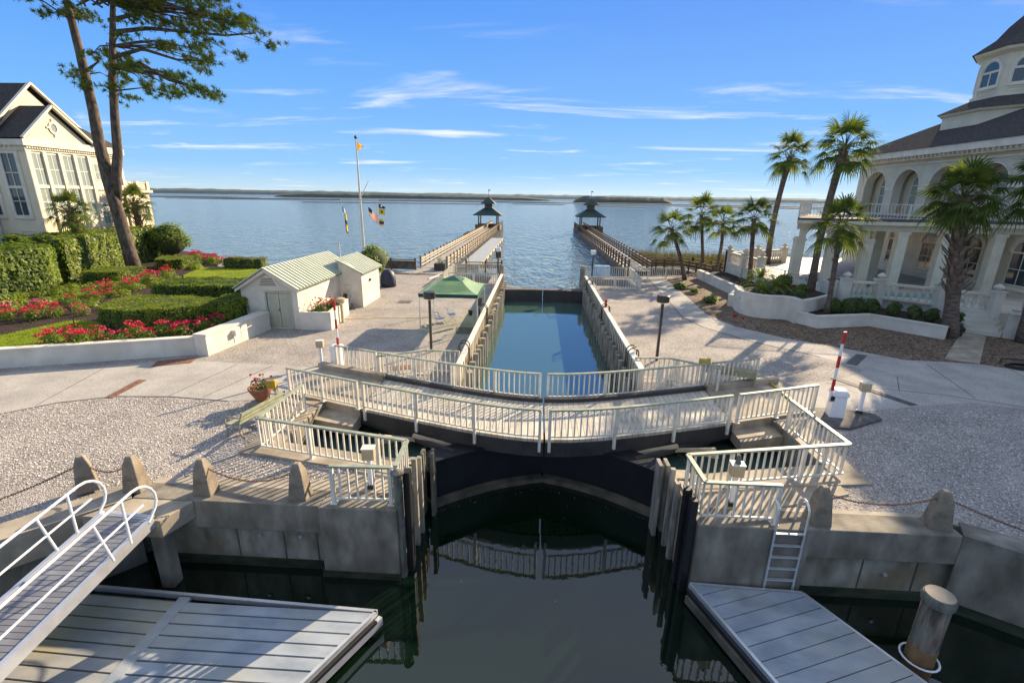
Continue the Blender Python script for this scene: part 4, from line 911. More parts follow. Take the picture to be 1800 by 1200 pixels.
for k in range(11): a = random.uniform(0, 2*PI); r_ = random.uniform(.05,.34); h = random.uniform(.88,1.08); p = (-9.85+r_*math.cos(a)*1.2, 15.15+r_*math.sin(a), h); blossoms(b, p, .045, 9)
obj('blossoms', b, 'flame', t)
t = thing('lifebuoy_post', (-9.2,14.85,0), 'yellow ring box on a white post behind the flower pot', 'safety post')
b = B(); b.cbox(-9.2,15.0,0,.09,.09,.95); obj('post', b, 'white', t)
b = B(); b.cbox(-9.32,15.0,.68,.36,.14,.3,.2); b.cbox(-9.2,14.95,.62,.12,.2,.4,.2); obj('box', b, 'yellow', t, bevel=.03)
t = thing('lifebuoy_post', (6.45,18.05,0), 'yellow ring box on a white post behind the right bridge railing', 'safety post')
b = B(); b.cbox(6.45,18.0,0,.09,.09,1.1); obj('post', b, 'white', t)
b = B(); b.cbox(6.45,17.95,1.02,.36,.14,.26,-.3); b.cbox(6.62,17.9,1.1,.14,.16,.22,-.3); obj('box', b, 'yellow', t, bevel=.03)

def bench(name, loc, rz, label):
    t = thing(name, loc, label, 'bench', 'green slatted park benches', rz)
    b = B()
    for k in range(5): b.box(-.95,-.02+k*.095,.41,.95,.055+k*.095,.435)
    obj('seat', b, 'bench', t, local=True)
    b = B()
    for k in range(3):
        y = .50+k*.045; z = .52+k*.13; b.bar((-.95,y,z),(.95,y,z),.025,.1)
    obj('backrest', b, 'bench', t, local=True)
    for x in (-.93,.93):
        b = B(); b.tube([(x,-.06,0),(x,-.0,.22),(x,-.05,.42),(x,-.06,.6),(x,.0,.66),(x,.2,.66),(x,.47,.66)], .024, 8)
        b.tube([(x,.56,0),(x,.44,.2),(x,.45,.42),(x,.52,.62),(x,.62,.86)], .026, 8); b.tube([(x,-.03,.40),(x,.46,.40)], .024, 8)
        obj('end_frame', b, 'benchm', t, local=True)
    return t
bench('park_bench', (-9.35,13.65,0.01), R(-102), 'green slatted park bench on the gravel beside the flower pot')
bench('park_bench', (7.9,18.9,0.01), R(160), 'small slatted bench behind the right bridge railing')

# canopy
cx, cy = -4.95, 27.0
t = thing('canopy_tent', (cx,cy,0), 'pale green pop-up canopy with darker vent cap on four thin legs', 'canopy')
hx, hy = 1.62, 1.85
b = B(); z0, z1 = 2.12, 2.66; k = .38
cor = [(-1,-1),(1,-1),(1,1),(-1,1)]
for i in range(4):
    u, v = cor[i], cor[(i+1) % 4]; n = 6
    for a in range(n):
        for e in range(6):
            def pt(s, q):
                x = (u[0]+(v[0]-u[0])*s)*hx; y = (u[1]+(v[1]-u[1])*s)*hy; r_ = 1-(1-k)*q
                sag = .10*math.sin(PI*q)*(1-.0)+.05*math.sin(PI*s)*(1-q)
                return (cx+x*r_, cy+y*r_, z0+(z1-z0)*q-sag)
            b.poly([pt(a/n, e/6), pt((a+1)/n, e/6), pt((a+1)/n, (e+1)/6), pt(a/n, (e+1)/6)])
obj('canopy_cloth', b, 'green', t, smooth=True)
b = B()
for i in range(4):
    u, v = cor[i], cor[(i+1) % 4]; b.bar((cx+u[0]*hx,cy+u[1]*hy,z0-.09), (cx+v[0]*hx,cy+v[1]*hy,z0-.09), .015, .2)
obj('valance', b, 'dgreen', t)
b = B(); k2 = .46
for i in range(4):
    u, v = cor[i], cor[(i+1) % 4]; b.poly([(cx+u[0]*hx*k2,cy+u[1]*hy*k2,z1-.12), (cx+v[0]*hx*k2,cy+v[1]*hy*k2,z1-.12), (cx+v[0]*.02,cy+v[1]*.02,z1+.20), (cx+u[0]*.02,cy+u[1]*.02,z1+.20)])
obj('vent_cap', b, 'dgreen', t)
for u in cor:
    b = B(); b.cbox(cx+u[0]*(hx-.03),cy+u[1]*(hy-.03),0,.05,.05,2.1); obj('leg', b, 'alu', t)
b = B()
for i in range(4): u, v = cor[i], cor[(i+1) % 4]; b.bar((cx+u[0]*hx*.98,cy+u[1]*hy*.98,1.85), (cx+v[0]*hx*.98,cy+v[1]*hy*.98,2.0), .02, .03)
obj('frame', b, 'alu', t)
def fold_chair(loc, rz, label):
    t = thing('folding_chair', loc, label, 'chair', 'folding chairs under the canopy', rz)
    b = B(); b.box(-.22,-.22,.40,.22,.22,.43); obj('seat', b, 'blue', t, local=True)
    b = B(); b.bar((-.2,.24,.5),(.2,.24,.5),.02,.1); b.bar((-.2,.3,.8),(.2,.3,.8),.02,.1); b.bar((-.2,.27,.65),(.2,.27,.65),.02,.08); obj('backrest', b, 'wht', t, local=True)
    b = B()
    for x in (-.23,.23): b.tube([(x,-.24,0),(x,.2,.45),(x,.33,.9)], .014, 6); b.tube([(x,.26,0),(x,-.2,.45),(x,-.22,.62),(x,.24,.64)], .014, 6)
    obj('frame', b, 'alu', t, local=True)
fold_chair((-5.75,26.6,0), 2.6, 'blue seated folding chair nearest the lamp post under the canopy')
fold_chair((-5.25,27.7,0), 2.0, 'blue seated white folding chair at the back of the canopy')
t = thing('hanging_planter', (-3.45,28.6,0), 'dark bucket planter hung by the right rear canopy leg', 'planter')
b = B(); b.lathe(-3.5,27.6, [(.12,1.0),(.17,1.5)], 12); obj('bucket', b, 'darkc', t)
b = leaves_in(B(), (-3.5,27.6,1.58), .17, 60, .04); obj('foliage', b, 'leaf', t)
b = B(); b.lathe(-3.75,25.35, [(.1,.95),(.14,1.25)], 12); tag(obj('small_bucket', b, 'black'), 'small black bucket hung on the near right canopy leg', 'bucket')
b = B(); b.prism([(-12.3,27.3),(-6.5,28.3),(-6.5,28.8),(-12.3,27.9)], -.05, .02); tag(obj('concrete_strip', b, 'conc'), kind='structure')

# ---------------------------------------------------------------- SHED
t = thing('garage_shed', (-14.8,28,0), 'white stucco garage shed with ribbed pale green metal roof and doors', 'shed')
x0, x1, ya, yb, ze, zr = -16.35,-13.2,24.9,32.6,2.35,3.35
xm = (x0+x1)/2
b = B(); b.plate([(x0,0),(x1,0),(x1,ze),(xm,zr-.06),(x0,ze)], [rect(-14.95,.0+.02,-13.62,2.05)], (0,ya+.16,0), (1,0,0), (0,0,1), .16)
b.box(x1-.15,ya+.17,0,x1,yb,ze); b.box(x0,ya+.17,0,x0+.15,yb,ze); b.plate([(x0,0),(x1,0),(x1,ze),(xm,zr-.06),(x0,ze)], [], (0,yb+.15,0), (1,0,0), (0,0,1), .149)
obj('wall', b, 'stucco', t)
b = B(); b.box(-14.95,ya+.06,.02,-14.3,ya+.1,2.05); b.box(-14.27,ya+.06,.02,-13.62,ya+.1,2.05); d_ = obj('garage_door', b, 'gdoor', t)
b = B(); b.box(-15.04,ya-.03,0,-14.95,ya+.05,2.14); b.box(-13.62,ya-.03,0,-13.53,ya+.05,2.14); b.box(-14.95,ya-.03,2.05,-13.62,ya+.05,2.14); obj('door_frame', b, 'gdoor', t)
b = B()
for k in range(2): b.box(-14.9+k*.68,ya+.055,.15,-14.88+k*.68,ya+.062,1.9); b.box(-14.36+k*.68,ya+.055,.15,-14.34+k*.68,ya+.062,1.9)
obj('door_trim', b, 'stucco', d_)
b = B(); b.box(-14.34,ya+.02,1.0,-14.31,ya+.055,1.12); obj('handle', b, 'lampdark', d_)
def rroof(b, rb, xa, xb, y0_, y1_, z0, z1):
    n = int(abs(y1_-y0_)/.36); sl = Vector((xb-xa, 0, z1-z0)); nn = Vector((-(z1-z0), 0, xb-xa)).normalized(); nn = nn if nn.z > 0 else -nn
    b.poly([(xa,y0_,z0),(xb,y0_,z1),(xb,y1_,z1),(xa,y1_,z0)]); b.poly([(xa,y0_,z0-.06),(xa,y1_,z0-.06),(xb,y1_,z1-.06),(xb,y0_,z1-.06)])
    b.poly([(xa,y0_,z0-.06),(xb,y0_,z1-.06),(xb,y0_,z1),(xa,y0_,z0)]); b.poly([(xa,y0_,z0-.06),(xa,y0_,z0),(xa,y1_,z0),(xa,y1_,z0-.06)])
    for k in range(n+1):
        y = y0_+(y1_-y0_)*k/n; rb.bar(Vector((xa,y,z0))+nn*.02, Vector((xb,y,z1))+nn*.02, .19, .05, up=nn)
b = B(); rb = B(); rroof(b, rb, x1+.22, xm, ya-.25, yb+.2, ze-.08, zr+.04); rroof(b, rb, x0-.22, xm, ya-.25, yb+.2, ze-.08, zr+.04)
rf = obj('roof', b, 'rib', t); obj('roof_rib', rb, 'metalroof', rf)
b = B(); b.plate([(x0-.2,ze-.15),(xm,zr-.02),(x1+.2,ze-.15),(x1+.2,ze-.3),(xm,zr-.2),(x0-.2,ze-.3)], [], (0,ya-.2,0), (1,0,0), (0,0,1), .03); obj('fascia', b, 'trim', t)
b = B(); b.plate([(xm-.6,ze-.0),(xm+.6,ze-.0),(xm+.45,zr-.55),(xm,zr-.35),(xm-.45,zr-.55)], [], (0,ya,0), (1,0,0), (0,0,1), .03)
for k in range(5): pass
obj('gable_vent', b, 'trim', t)
b = B()
for k in range(5): b.box(xm-.5+.05*k,ya-.055,ze+.06+k*.09,xm+.5-.05*k,ya-.032,ze+.10+k*.09)
obj('vent_louvre', b, 'rib', t)
t = thing('storage_annex', (-12.5,32,0), 'small white stucco annex with ribbed metal roof beside the garage shed', 'shed')
X0, X1, Y0, Y1 = -13.19,-11.7,30.6,34.1
b = B(); xm2 = (X0+X1)/2; b.plate([(X0,0),(X1,0),(X1,2.3),(xm2-.2,2.95),(X0,2.35)], [], (0,Y0,0), (1,0,0), (0,0,1), -.0+.15) if False else b.box(X0,Y0,0,X1,Y1,2.3)
b.plate([(X0,2.301),(X1,2.301),(X0+.5,3.0),(X0,3.0)], [], (0,Y0+.15,0), (1,0,0), (0,0,1), .15)
obj('wall', b, 'stucco', t)
b = B(); rb = B(); rroof(b, rb, X1+.2, X0-.1, Y0-.15, Y1+.15, 2.28, 3.2)
b.poly([(X1+.2,Y1+.15,2.22),(X0-.1,Y1+.15,3.14),(X0-.1,Y1+.15,2.22)]); rf = obj('roof', b, 'rib', t); obj('roof_rib', rb, 'metalroof', rf)
b = B(); b.box(X1,32.0,1.55,X1+.1,32.2,1.7); obj('wall_lamp', b, 'lampdark', t)
b = B(); b.box(-12.9,Y0-.1,1.2,-12.5,Y0,1.5); obj('utility_box', b, 'trim', t)
t = thing('white_planter', (-12.4,27,0), 'low white stucco planter filled with red and yellow flowers before the shed', 'planter')
b = B(); b.prism([(-13.15,24.75),(-11.45,24.9),(-11.9,28.6),(-13.15,28.6)], 0, 1.0, holes=[[(-12.95,24.95),(-11.68,25.07),(-12.1,28.4),(-12.95,28.4)]]); obj('box', b, 'stucco', t)
b = B(); b.prism([(-12.95,24.95),(-11.68,25.07),(-12.1,28.4),(-12.95,28.4)], .1, .88); obj('soil', b, 'soil', t)
b = B(); r1, r2 = B(), B()
for k in range(10): leaves_in(b, (-12.35+random.uniform(-.4,.35),25.2+k*.22,1.1), .28, 60, .06)
for k in range(46):
    p = (-12.35+random.uniform(-.55,.5),25.1+random.uniform(0,2.2),1.15+random.uniform(0,.4)); blossoms(r2 if k % 6 == 0 else r1, p, .05, 8)
obj('foliage', b, 'leafd', t); obj('blossoms', r1, 'rose', t); obj('yellow_blossoms', r2, 'petaly', t)
b = B(); b.lathe(-11.75,27.0, [(.14,1.0),(.3,1.12),(.3,1.35),(.05,1.42)], 16); b.cbox(-11.5,26.6,0,.14,.14,1.1); tag(obj('hose_reel', b, 'wbox'), 'beige hose reel on a post at the right end of the white planter', 'hose reel')
t = thing('golf_bag_cart', (-12.3,29.6,0), 'black tool bag and cart leaning against the shed wall', 'cart')
b = B(); b.tube([(-12.8,29.9,.12),(-12.65,30.1,1.0)], .13, 10); obj('bag', b, 'black', t)
b = B(); b.tube([(-12.6,30.2,.2),(-12.45,30.45,1.7)], .02, 6); b.tube([(-12.45,29.7,.1),(-12.2,30.2,.9)], .02, 6); obj('handle', b, 'alu', t)
b = B(); b.ball((-12.4,29.85,.2), .2, sq=(1,1,1)); b.cbox(-12.3,30.0,0,.5,.4,.35,.4,.7); obj('bucket', b, 'darkc', t)
t = thing('grill', (-13.6,42.3,0), 'barbecue grill under a dark navy cover at the annex corner', 'grill')
b = B(); b.lathe(-12.4,38.4, [(.62,0),(.66,.3),(.62,.85),(.5,1.15),(.28,1.38),(.1,1.42)], 14); obj('cover', b, 'grille', t, smooth=True)
t = thing('pier_planter', (-9.9,47.6,0), 'dark planter tub with small shrubs at the foot of the left pier', 'planter')
b = B(); b.cbox(-9.9,47.6,0,1.1,.8,.75); obj('tub', b, 'lampdark', t); b = leaves_in(B(), (-9.9,47.6,.95), .4, 120, .07); obj('foliage', b, 'leafd', t)
# garden retaining walls
def gwall(pts, z, label, th=.32, m_='stucco', cap=None, h0=0):
    c = pts[len(pts)//2]; t = thing('garden_wall', (c[0],c[1],0), label, 'garden wall')
    def offs(P, d0, d1):
        L_, R_ = [], []
        for i, p in enumerate(P):
            a = Vector(P[max(i-1, 0)]); q = Vector(P[min(i+1, len(P)-1)]); dd = (q-a).normalized(); nn = Vector((-dd.y, dd.x)); p = Vector(p)
            L_.append(tuple(p+nn*d1)); R_.append(tuple(p+nn*d0))
        return R_+L_[::-1]
    P = offs(pts, -th/2, th/2); b = B(); b.prism(P, h0, z-.08); obj('wall', b, m_, t)
    P = offs(pts, -th/2-.04, th/2+.04); b = B(); b.prism(P, z-.08, z); obj('coping', b, cap or m_, t)
    return t
gwall([(-60,7.6),(-30,15.6),(-22.7,17.7),(-15.6,20.35)], .85, 'long low white garden wall at the left, below the rose bed')
gwall([(-15.45,20.0),(-15.25,22.2),(-15.1,24.7)], 1.02, 'taller white garden wall piece running back to the garage doors', .6)
b = B(); b.box(-15.0,21.6,.5,-14.78,21.9,.78); b.tube([(-14.76,22.0,.3),(-14.76,22.0,.66),(-14.76,22.9,.7)], .02, 6); tag(obj('outlet_box', b, 'stucco'), 'white electrical outlet box fixed to the taller garden wall', 'outlet box')
gwall([(13.9,33.8),(13.6,32.4),(13.6,31.7),(13.85,31.1),(14.3,30.7),(14.8,30.5),(15.5,30.5),(15.9,30.2),(15.95,29.4)], 1.5, 'tall curved white planter wall holding the sago palm')
gwall([(16.0,29.5),(17.6,30.6),(19.4,32.1)], 1.42, 'back white planter wall between the tall planter and the low bed', .22)
gwall([(16.05,29.6),(16.6,28.4),(20.2,29.3),(22.6,26.6)], .75, 'low white planter wall running below the terrace balustrade')
gwall([(15.4,46.5),(15.6,37.2),(13.6,33.9)], .85, 'long low white wall behind the small row of palms')
b = B(); b.prism([(14.0,33.6),(13.75,31.9),(14.1,31.2),(15.5,30.75),(15.95,30.0),(17.4,30.9),(19.2,32.4),(18.9,35.8),(16.3,35.0)], -.05, 1.36); struct('planter_soil', b, 'soil')
b = B(); b.prism([(16.1,29.5),(16.7,28.5),(20.2,29.4),(22.6,26.7),(24,27.2),(24.5,29.9),(22.4,32),(19.7,32)], -.05, .6); struct('low_bed_soil', b, 'soil')
b = B(); b.prism([(15.6,37.2),(18.4,38),(17.9,46.2),(15.5,46.5)], -.05, .7); struct('upper_bed_soil', b, 'soil')

# ---------------------------------------------------------------- FLAGPOLE
fx, fy = -17.6,47.6
t = thing('flagpole', (fx,fy,0), 'tall pale nautical flagpole with yardarm and gaff behind the annex', 'flagpole')
b = B(); b.tube([(fx,fy,0),(fx,fy,6.2),(fx,fy,12.3)], [.13,.1,.05], 10); obj('pole', b, 'trim', t)
b = B(); b.ball((fx,fy,12.4), .16); obj('ball', b, 'lampdark', t)
zy = 6.75
b = B(); b.tube([(fx-2.0,fy,zy),(fx+1.75,fy,zy)], .045, 6); obj('yardarm', b, 'trim', t)
b = B(); b.tube([(fx,fy,6.9),(fx+.95,fy,8.5)], .04, 6); obj('gaff', b, 'wht', t)
def flag(label, P, w_, h_, mats, ang=0, droop=.3, nx=10, shape=None):
    # cloth hanging from P (top hoist corner), flying along +x with droop; mats = function (u,v)->material index
    t = thing('flag', P, label, 'flag', 'flags on the nautical pole'); groups = {}
    n = nx; m_ = 9
    for i in range(n):
        for j in range(m_):
            u, v = (i+.5)/n, (j+.5)/m_
            if shape and not shape(u, v): continue
            mt, nm = mats(u, v); b = groups.setdefault((mt, nm), B())
            def pt(a, c): return (P[0]+math.cos(ang)*w_*a*math.cos(droop), P[1]+.1*math.sin(a*7)+math.sin(ang)*w_*a, P[2]-h_*c-w_*a*math.sin(droop))
            b.poly([pt(i/n, j/m_), pt((i+1)/n, j/m_), pt((i+1)/n, (j+1)/m_), pt(i/n, (j+1)/m_)])
    for (mt, nm), b in groups.items(): obj(nm, b, mt, t)
flag('small orange pennant flying at the top of the flagpole', (fx+.08,fy,12.0), .62, .75, lambda u, v: (('flago', 'cloth') if not (.25 < u < .45 and .35 < v < .6) else ('brown', 'emblem')), droop=.1, shape=lambda u, v: abs(v-.5) < .52*(1-u))
flag('striped national flag with navy canton drooping from the gaff halyard', (fx+.75,fy,6.1), 1.25, .8, lambda u, v: (('navyflag', 'canton') if u < .38 and v < .55 else (('flagr', 'red_stripes') if int(v*9) % 2 == 0 else ('flagw', 'white_stripes'))), droop=.75, nx=14)
flag('navy signal pennant at the top of the right halyard', (fx+1.8,fy,6.4), .6, .4, lambda u, v: (('navyflag', 'cloth') if not (.25 < u < .55 and .3 < v < .7) else ('flagw', 'emblem')), droop=.1, shape=lambda u, v: v > u*.55)
flag('square yellow signal flag with dark disc on the right halyard', (fx+1.8,fy,5.95), .55, .55, lambda u, v: (('petaly', 'cloth') if (u-.5)**2+(v-.5)**2 > .06 else ('black', 'disc')), droop=.1)
flag('yellow and navy banded flag at the foot of the right halyard', (fx+1.75,fy,4.95), .45, .6, lambda u, v: (('petaly', 'cloth') if v < .3 or v > .8 else ('navyflag', 'band')), droop=.05)
flag('furled yellow and navy signal flag on the left halyard', (fx-1.7,fy,5.6), .32, 1.9, lambda u, v: (('petaly', 'cloth') if v < .35 or .55 < v < .85 else ('navyflag', 'band')), droop=.9)
flag('small navy and white flag at the top of the left halyard', (fx-1.85,fy,6.1), .35, .5, lambda u, v: (('navyflag', 'cloth') if u < .5 else ('flagw', 'band')), droop=.8)
b = B(); b.tube([(fx-1.95,fy,zy),(fx-1.2,fy,3.3),(fx-.1,fy,1.2)], .012, 4); b.tube([(fx+1.75,fy,zy),(fx+1.7,fy,4.2),(fx+.1,fy,1.2)], .012, 4); obj('halyard', b, 'wht', bpy.data.objects['flagpole'])

# ---------------------------------------------------------------- HOUSES
def xwall(b, X, outer, holes, th):        # wall in the plane x = X, outline in (y, z); th > 0 grows toward +x
    return b.plate(outer, holes, (X,0,0), (0,1,0), (0,0,1), th)
def win_x(t, X, yc, w_, z0, z1, arched=False, side=1, nv=1, nh=1, m_='glass', name='window', fr=.09):
    # window standing on a wall facing +x (side=1) or -x (side=-1)
    zs = z1-w_/2 if arched else z1
    if arched: out_ = arch(yc, w_, z0, zs); inn = arch(yc, w_-2*fr, z0+fr, zs)
    else: out_ = rect(yc-w_/2, z0, yc+w_/2, z1); inn = rect(yc-w_/2+fr, z0+fr, yc+w_/2-fr, z1-fr)
    b = B(); xwall(b, X-(.05 if side < 0 else 0.0), out_, [inn], .05)
    if arched: b.box(X-.04*(side < 0), yc-w_/2+fr, zs-.05, X+.04*(side > 0), yc+w_/2-fr, zs+.05)
    for k in range(1, nv+1): y = yc-w_/2+w_*k/(nv+1); b.box(X-.035*(side < 0), y-.025, z0+fr, X+.035*(side > 0), y+.025, (zs-.05) if arched else z1-fr)
    for k in range(1, nh+1): z = z0+(zs-z0)*k/(nh+1); b.box(X-.03*(side < 0), yc-w_/2+fr, z-.025, X+.03*(side > 0), yc+w_/2-fr, z+.025)
    f_ = obj(name, b, 'trim', t)
    b = B(); xwall(b, X-(.02 if side < 0 else -.008), inn, [], .012); obj('pane', b, m_, f_)
    return f_
# -- left house, its long side facing the lock
HX = -41.0
t = thing('villa', (-48,43,0), 'large cream two-storey villa with dark gabled roofs and tall windows behind the left hedge', 'house')
b = B(); b.box(-62,38.3,0,HX,47.2,10.9); b.box(-52,47.21,0,HX-.3,50.4,7.1)
obj('wall', b, 'cream', t)
b = B(); b.box(-62.1,38.0,10.55,HX+.35,47.5,11.1); b.box(-62.1,38.2,10.2,HX+.12,47.3,10.54)
for k in range(44): b.box(HX+.12, 38.3+k*.205, 10.36, HX+.25, 38.4+k*.205, 10.54)
for k in range(40): b.box(-42-k*.4, 38.08, 10.36, -41.9-k*.4, 38.2, 10.54)
obj('cornice', b, 'trim', t)
b = B(); xwall(b, HX+.05, [(38.5,11.1),(43.9,11.1),(41.0,13.45)], [], .12); xwall(b, HX-2.4, [(38.0,11.1),(47.0,11.1),(41.9,15.3)], [], .1)
obj('pediment', b, 'cream', t)
b = B()
def gab(y0, y1, ym, ze, zr, xf, xb):
    b.poly([(xf,y0,ze),(xf,ym,zr),(xb,ym,zr),(xb,y0,ze)]); b.poly([(xf,y1,ze),(xb,y1,ze),(xb,ym,zr),(xf,ym,zr)])
    b.poly([(xf,y0,ze-.12),(xb,y0,ze-.12),(xb,y0,ze),(xf,y0,ze)])
gab(38.0,44.4,41.0,11.12,13.85,HX+.4,-62); 
gab(37.3,47.9,42.1,11.14,15.75,HX-2.1,-62)
b.poly([(HX+.3,47.6,11.12),(-62,47.6,11.12),(-62,43,14.2),(HX-2.5,43.5,13.8)]); b.poly([(HX+.3,44.0,11.12),(HX+.3,47.6,11.12),(HX-2.5,43.5,13.8)])
obj('roof', b, 'roof', t)
b = B()
for y0, z0, y1, z1, X in ((38.0,11.1,41.0,13.85,HX+.42),(44.4,11.1,41.0,13.85,HX+.42),(37.3,11.1,42.1,15.75,HX-2.08),(47.9,11.1,42.1,15.75,HX-2.08)):
    b.bar((X,y0,z0),(X,y1,z1),.16,.28,up=(1,0,0))
obj('raking_trim', b, 'trim', t)
b = B(); pts = [(41.0+.42*math.cos(a), 12.15+.5*math.sin(a)) for a in [2*PI*k/20 for k in range(20)]]; inn = [(41.0+.26*math.cos(a), 12.15+.33*math.sin(a)) for a in [2*PI*k/20 for k in range(20)]]
xwall(b, HX+.172, pts, [inn], .07); b.box(HX+.172,40.93,12.6,HX+.25,41.07,12.85); b.box(HX+.172,41.4,12.08,HX+.25,41.62,12.22); b.box(HX+.172,40.38,12.08,HX+.25,40.6,12.22); b.box(HX+.172,40.93,11.45,HX+.25,41.07,11.7)
f_ = obj('oval_window', b, 'trim', t); b = B(); xwall(b, HX+.175, inn, [], .02); obj('pane', b, 'curtain', f_)
for y in (39.1,40.35,41.75,43.05):
    f_ = win_x(t, HX+.003, y, 1.06, 5.0, 10.1, nv=1, nh=3, m_='curtain')
    b = B(); b.box(HX+.003,y-.49,7.35,HX+.1,y+.49,7.6); obj('transom', b, 'trim', f_)
b = B()
for y in (38.45,39.72,41.05,42.4,43.75): b.box(HX+.003,y-.14,1,HX+.16,y+.14,10.2)
obj('pilaster', b, 'trim', t)
win_x(t, HX+.003, 44.5, .85, 8.1, 9.6, nv=1, nh=1, m_='curtain'); win_x(t, HX+.003, 46.6, .8, 7.9, 9.6, m_='curtain')
for y in (44.4,46.0): win_x(t, HX+.003, y, .8, 4.2, 6.15, True, m_='curtain')
b = B(); b.box(HX+.004,43.95,7.3,HX+.14,47.2,7.75); b.box(HX+.005,43.9,4.95,HX+.1,47.2,5.05); b.box(HX+.003,45.15,1,HX+.12,45.45,10.2); b.box(HX+.003,46.95,1,HX+.15,47.2,10.2); obj('string_course', b, 'trim', t)
b = B(); b.box(-52,47.3,7.1,HX-.05,50.7,7.35); b.box(-52,50.3,7.35,HX-.3,50.55,8.1)
for y in (47.5,49.0,50.3): b.box(HX-.5,y-.16,7.35,HX-.15,y+.16,8.2)
b.box(HX-.42,47.4,8.0,HX-.2,50.5,8.12); b.box(HX-.38,47.4,7.42,HX-.26,50.4,7.95); obj('balcony_parapet', b, 'cream', t)
win_x(t, HX-.297, 48.3, .8, 4.2, 6.2, True, m_='curtain'); win_x(t, HX-.297, 49.7, .8, 4.2, 6.2, True, m_='glass')
# front face windows, facing the camera
for k, (xc, w_) in enumerate(((-42.5,1.15),(-44.8,1.15),(-47.1,1.15))):
    b = B(); b.plate(rect(xc-w_/2-.3,4.9,xc+w_/2+.3,10.15), [rect(xc-w_/2,5.2,xc+w_/2,9.95)], (0,38.3,0), (1,0,0), (0,0,1), .09)
    for z in (6.3,7.4,8.5): b.box(xc-w_/2,38.24,z-.03,xc+w_/2,38.28,z+.03)
    b.box(xc-.03,38.24,5.2,xc+.03,38.28,9.95); b.box(xc-w_/2,38.22,7.3,xc+w_/2,38.29,7.5)
    f_ = obj('window', b, 'trim', t); b = B(); b.box(xc-w_/2,38.285,5.2,xc+w_/2,38.296,9.95); obj('pane', b, 'glass', f_)
b = B()
for xc in (-42.5,-44.8): b.plate(rect(xc-.6,2.4,xc+.6,4.0), [rect(xc-.5,2.5,xc+.5,3.9)], (0,38.3,0), (1,0,0), (0,0,1), .05)
obj('panel_moulding', b, 'cream', t)
b = B(); b.tube([(HX+.15,38.2,10.4),(HX+.15,38.2,1)], .06, 8); obj('downpipe', b, 'trim', t)
t = thing('portico', (-46,36.5,0), 'blue-white panelled entrance porch at the far left before the villa', 'porch')
b = B(); b.box(-48.5,35.6,0,-44.7,38.2,6.3); b.box(-48.7,35.4,6.3,-44.5,38.25,6.6); b.box(-48.4,35.5,5.4,-44.6,38.2,5.55); obj('wall', b, 'trim', t)
b = B()
for k in range(3): b.plate(rect(-44.7-.0-k*1.2-1.05,1.6,-44.7-k*1.2-.15,5.2), [rect(-44.7-k*1.2-.95,1.7,-44.7-k*1.2-.25,5.1)], (0,35.6,0), (1,0,0), (0,0,1), .06)
obj('panel', b, 'wht', t)

# -- right house
t = thing('villa', (40,44,0), 'pale grey-green villa with arched loggia, dark hip roof and octagonal tower on the right', 'house')
WX = 32.5
b = B()
holes = [arch(y, 3.0, 6.3, 8.6, 16) for y in (50.5,46.4,42.3,38.2,34.1,30.0)]
xwall(b, WX, rect(27.5,6.0,53.2,11.1), holes, .75)
b.box(WX+.751,52.5,6.0,50,53.2,11.1); b.box(WX+.751,27.5,6.0,50,28.2,11.1)
b.box(WX+1.2,28.2,5.9,WX+1.4,52.5,11.1)
b.box(WX,27.5,1.0,WX+.3,53.2,5.99); b.box(WX+.301,52.9,1.0,50,53.2,5.99); b.box(WX+.301,27.5,1.0,50,27.8,5.99)
obj('wall', b, 'rstucco', t)
b = B()
for y in (50.5,46.4,42.3,38.2,34.1,30.0):
    for s_ in (-1,1): b.box(WX-.06, y+s_*1.78-.27, 8.35, WX+.0-.001, y+s_*1.78+.27, 8.6)
    o_ = [(y+1.62*math.cos(PI*k/16), 8.6+1.62*math.sin(PI*k/16)) for k in range(17)]; i_ = [(y+1.49*math.cos(PI*k/16), 8.6+1.49*math.sin(PI*k/16)) for k in range(16,-1,-1)]
    xwall(b, WX-.05, o_+i_, [], .048)
obj('arch_moulding', b, 'trim', t)
for y in (50.5,46.4,42.3,38.2,34.1,30.0): win_x(t, WX+1.2, y, 1.9, 6.2, 9.7, True, side=-1, nv=1, nh=2, m_='sky_glass' if False else 'curtain')
b = B(); b.box(WX-.9,26.6,11.1,50.9,54.1,11.62); b.box(WX-.5,27.1,10.8,50.5,53.6,11.09); b.box(WX-.12,27.4,10.45,50.1,53.3,10.6)
for k in range(62): b.box(WX-.72,27+k*.43,10.93,WX-.5,27.18+k*.43,11.09)
for k in range(40): b.box(WX+k*.43,53.6,10.93,WX+.18+k*.43,53.8,11.09)
obj('cornice', b, 'trim', t)
b = B(); x0, x1, y0, y1, z0 = WX-1.0,51,26.5,54.2,11.63; rx, zr = 9.2, 16.6
b.poly([(x0,y0,z0),(x0,y1,z0),(x0+rx,y1-rx,zr),(x0+rx,y0+rx,zr)][::-1]); b.poly([(x0,y1,z0),(x1,y1,z0),(x1-rx,y1-rx,zr),(x0+rx,y1-rx,zr)][::-1]); b.poly([(x1,y1,z0),(x1,y0,z0),(x1-rx,y0+rx,zr),(x1-rx,y1-rx,zr)][::-1]); b.poly([(x1,y0,z0),(x0,y0,z0),(x0+rx,y0+rx,zr),(x1-rx,y0+rx,zr)][::-1])
b.poly([(x0+rx,y0+rx,zr),(x0+rx,y1-rx,zr),(x1-rx,y1-rx,zr),(x1-rx,y0+rx,zr)]); obj('roof', b, 'roof', t)
TX, TY = 39.2, 45.2
def octa(b, r0, z0, r1, z1): b.lathe(TX, TY, [(r0,z0),(r1,z1)], 8, PI/8)
b = B(); octa(b, 4.9, 11, 4.9, 14.35); b.lathe(TX,TY,[(5.1,14.36),(5.2,14.55)],8,PI/8); obj('tower_base', b, 'rstucco', t)
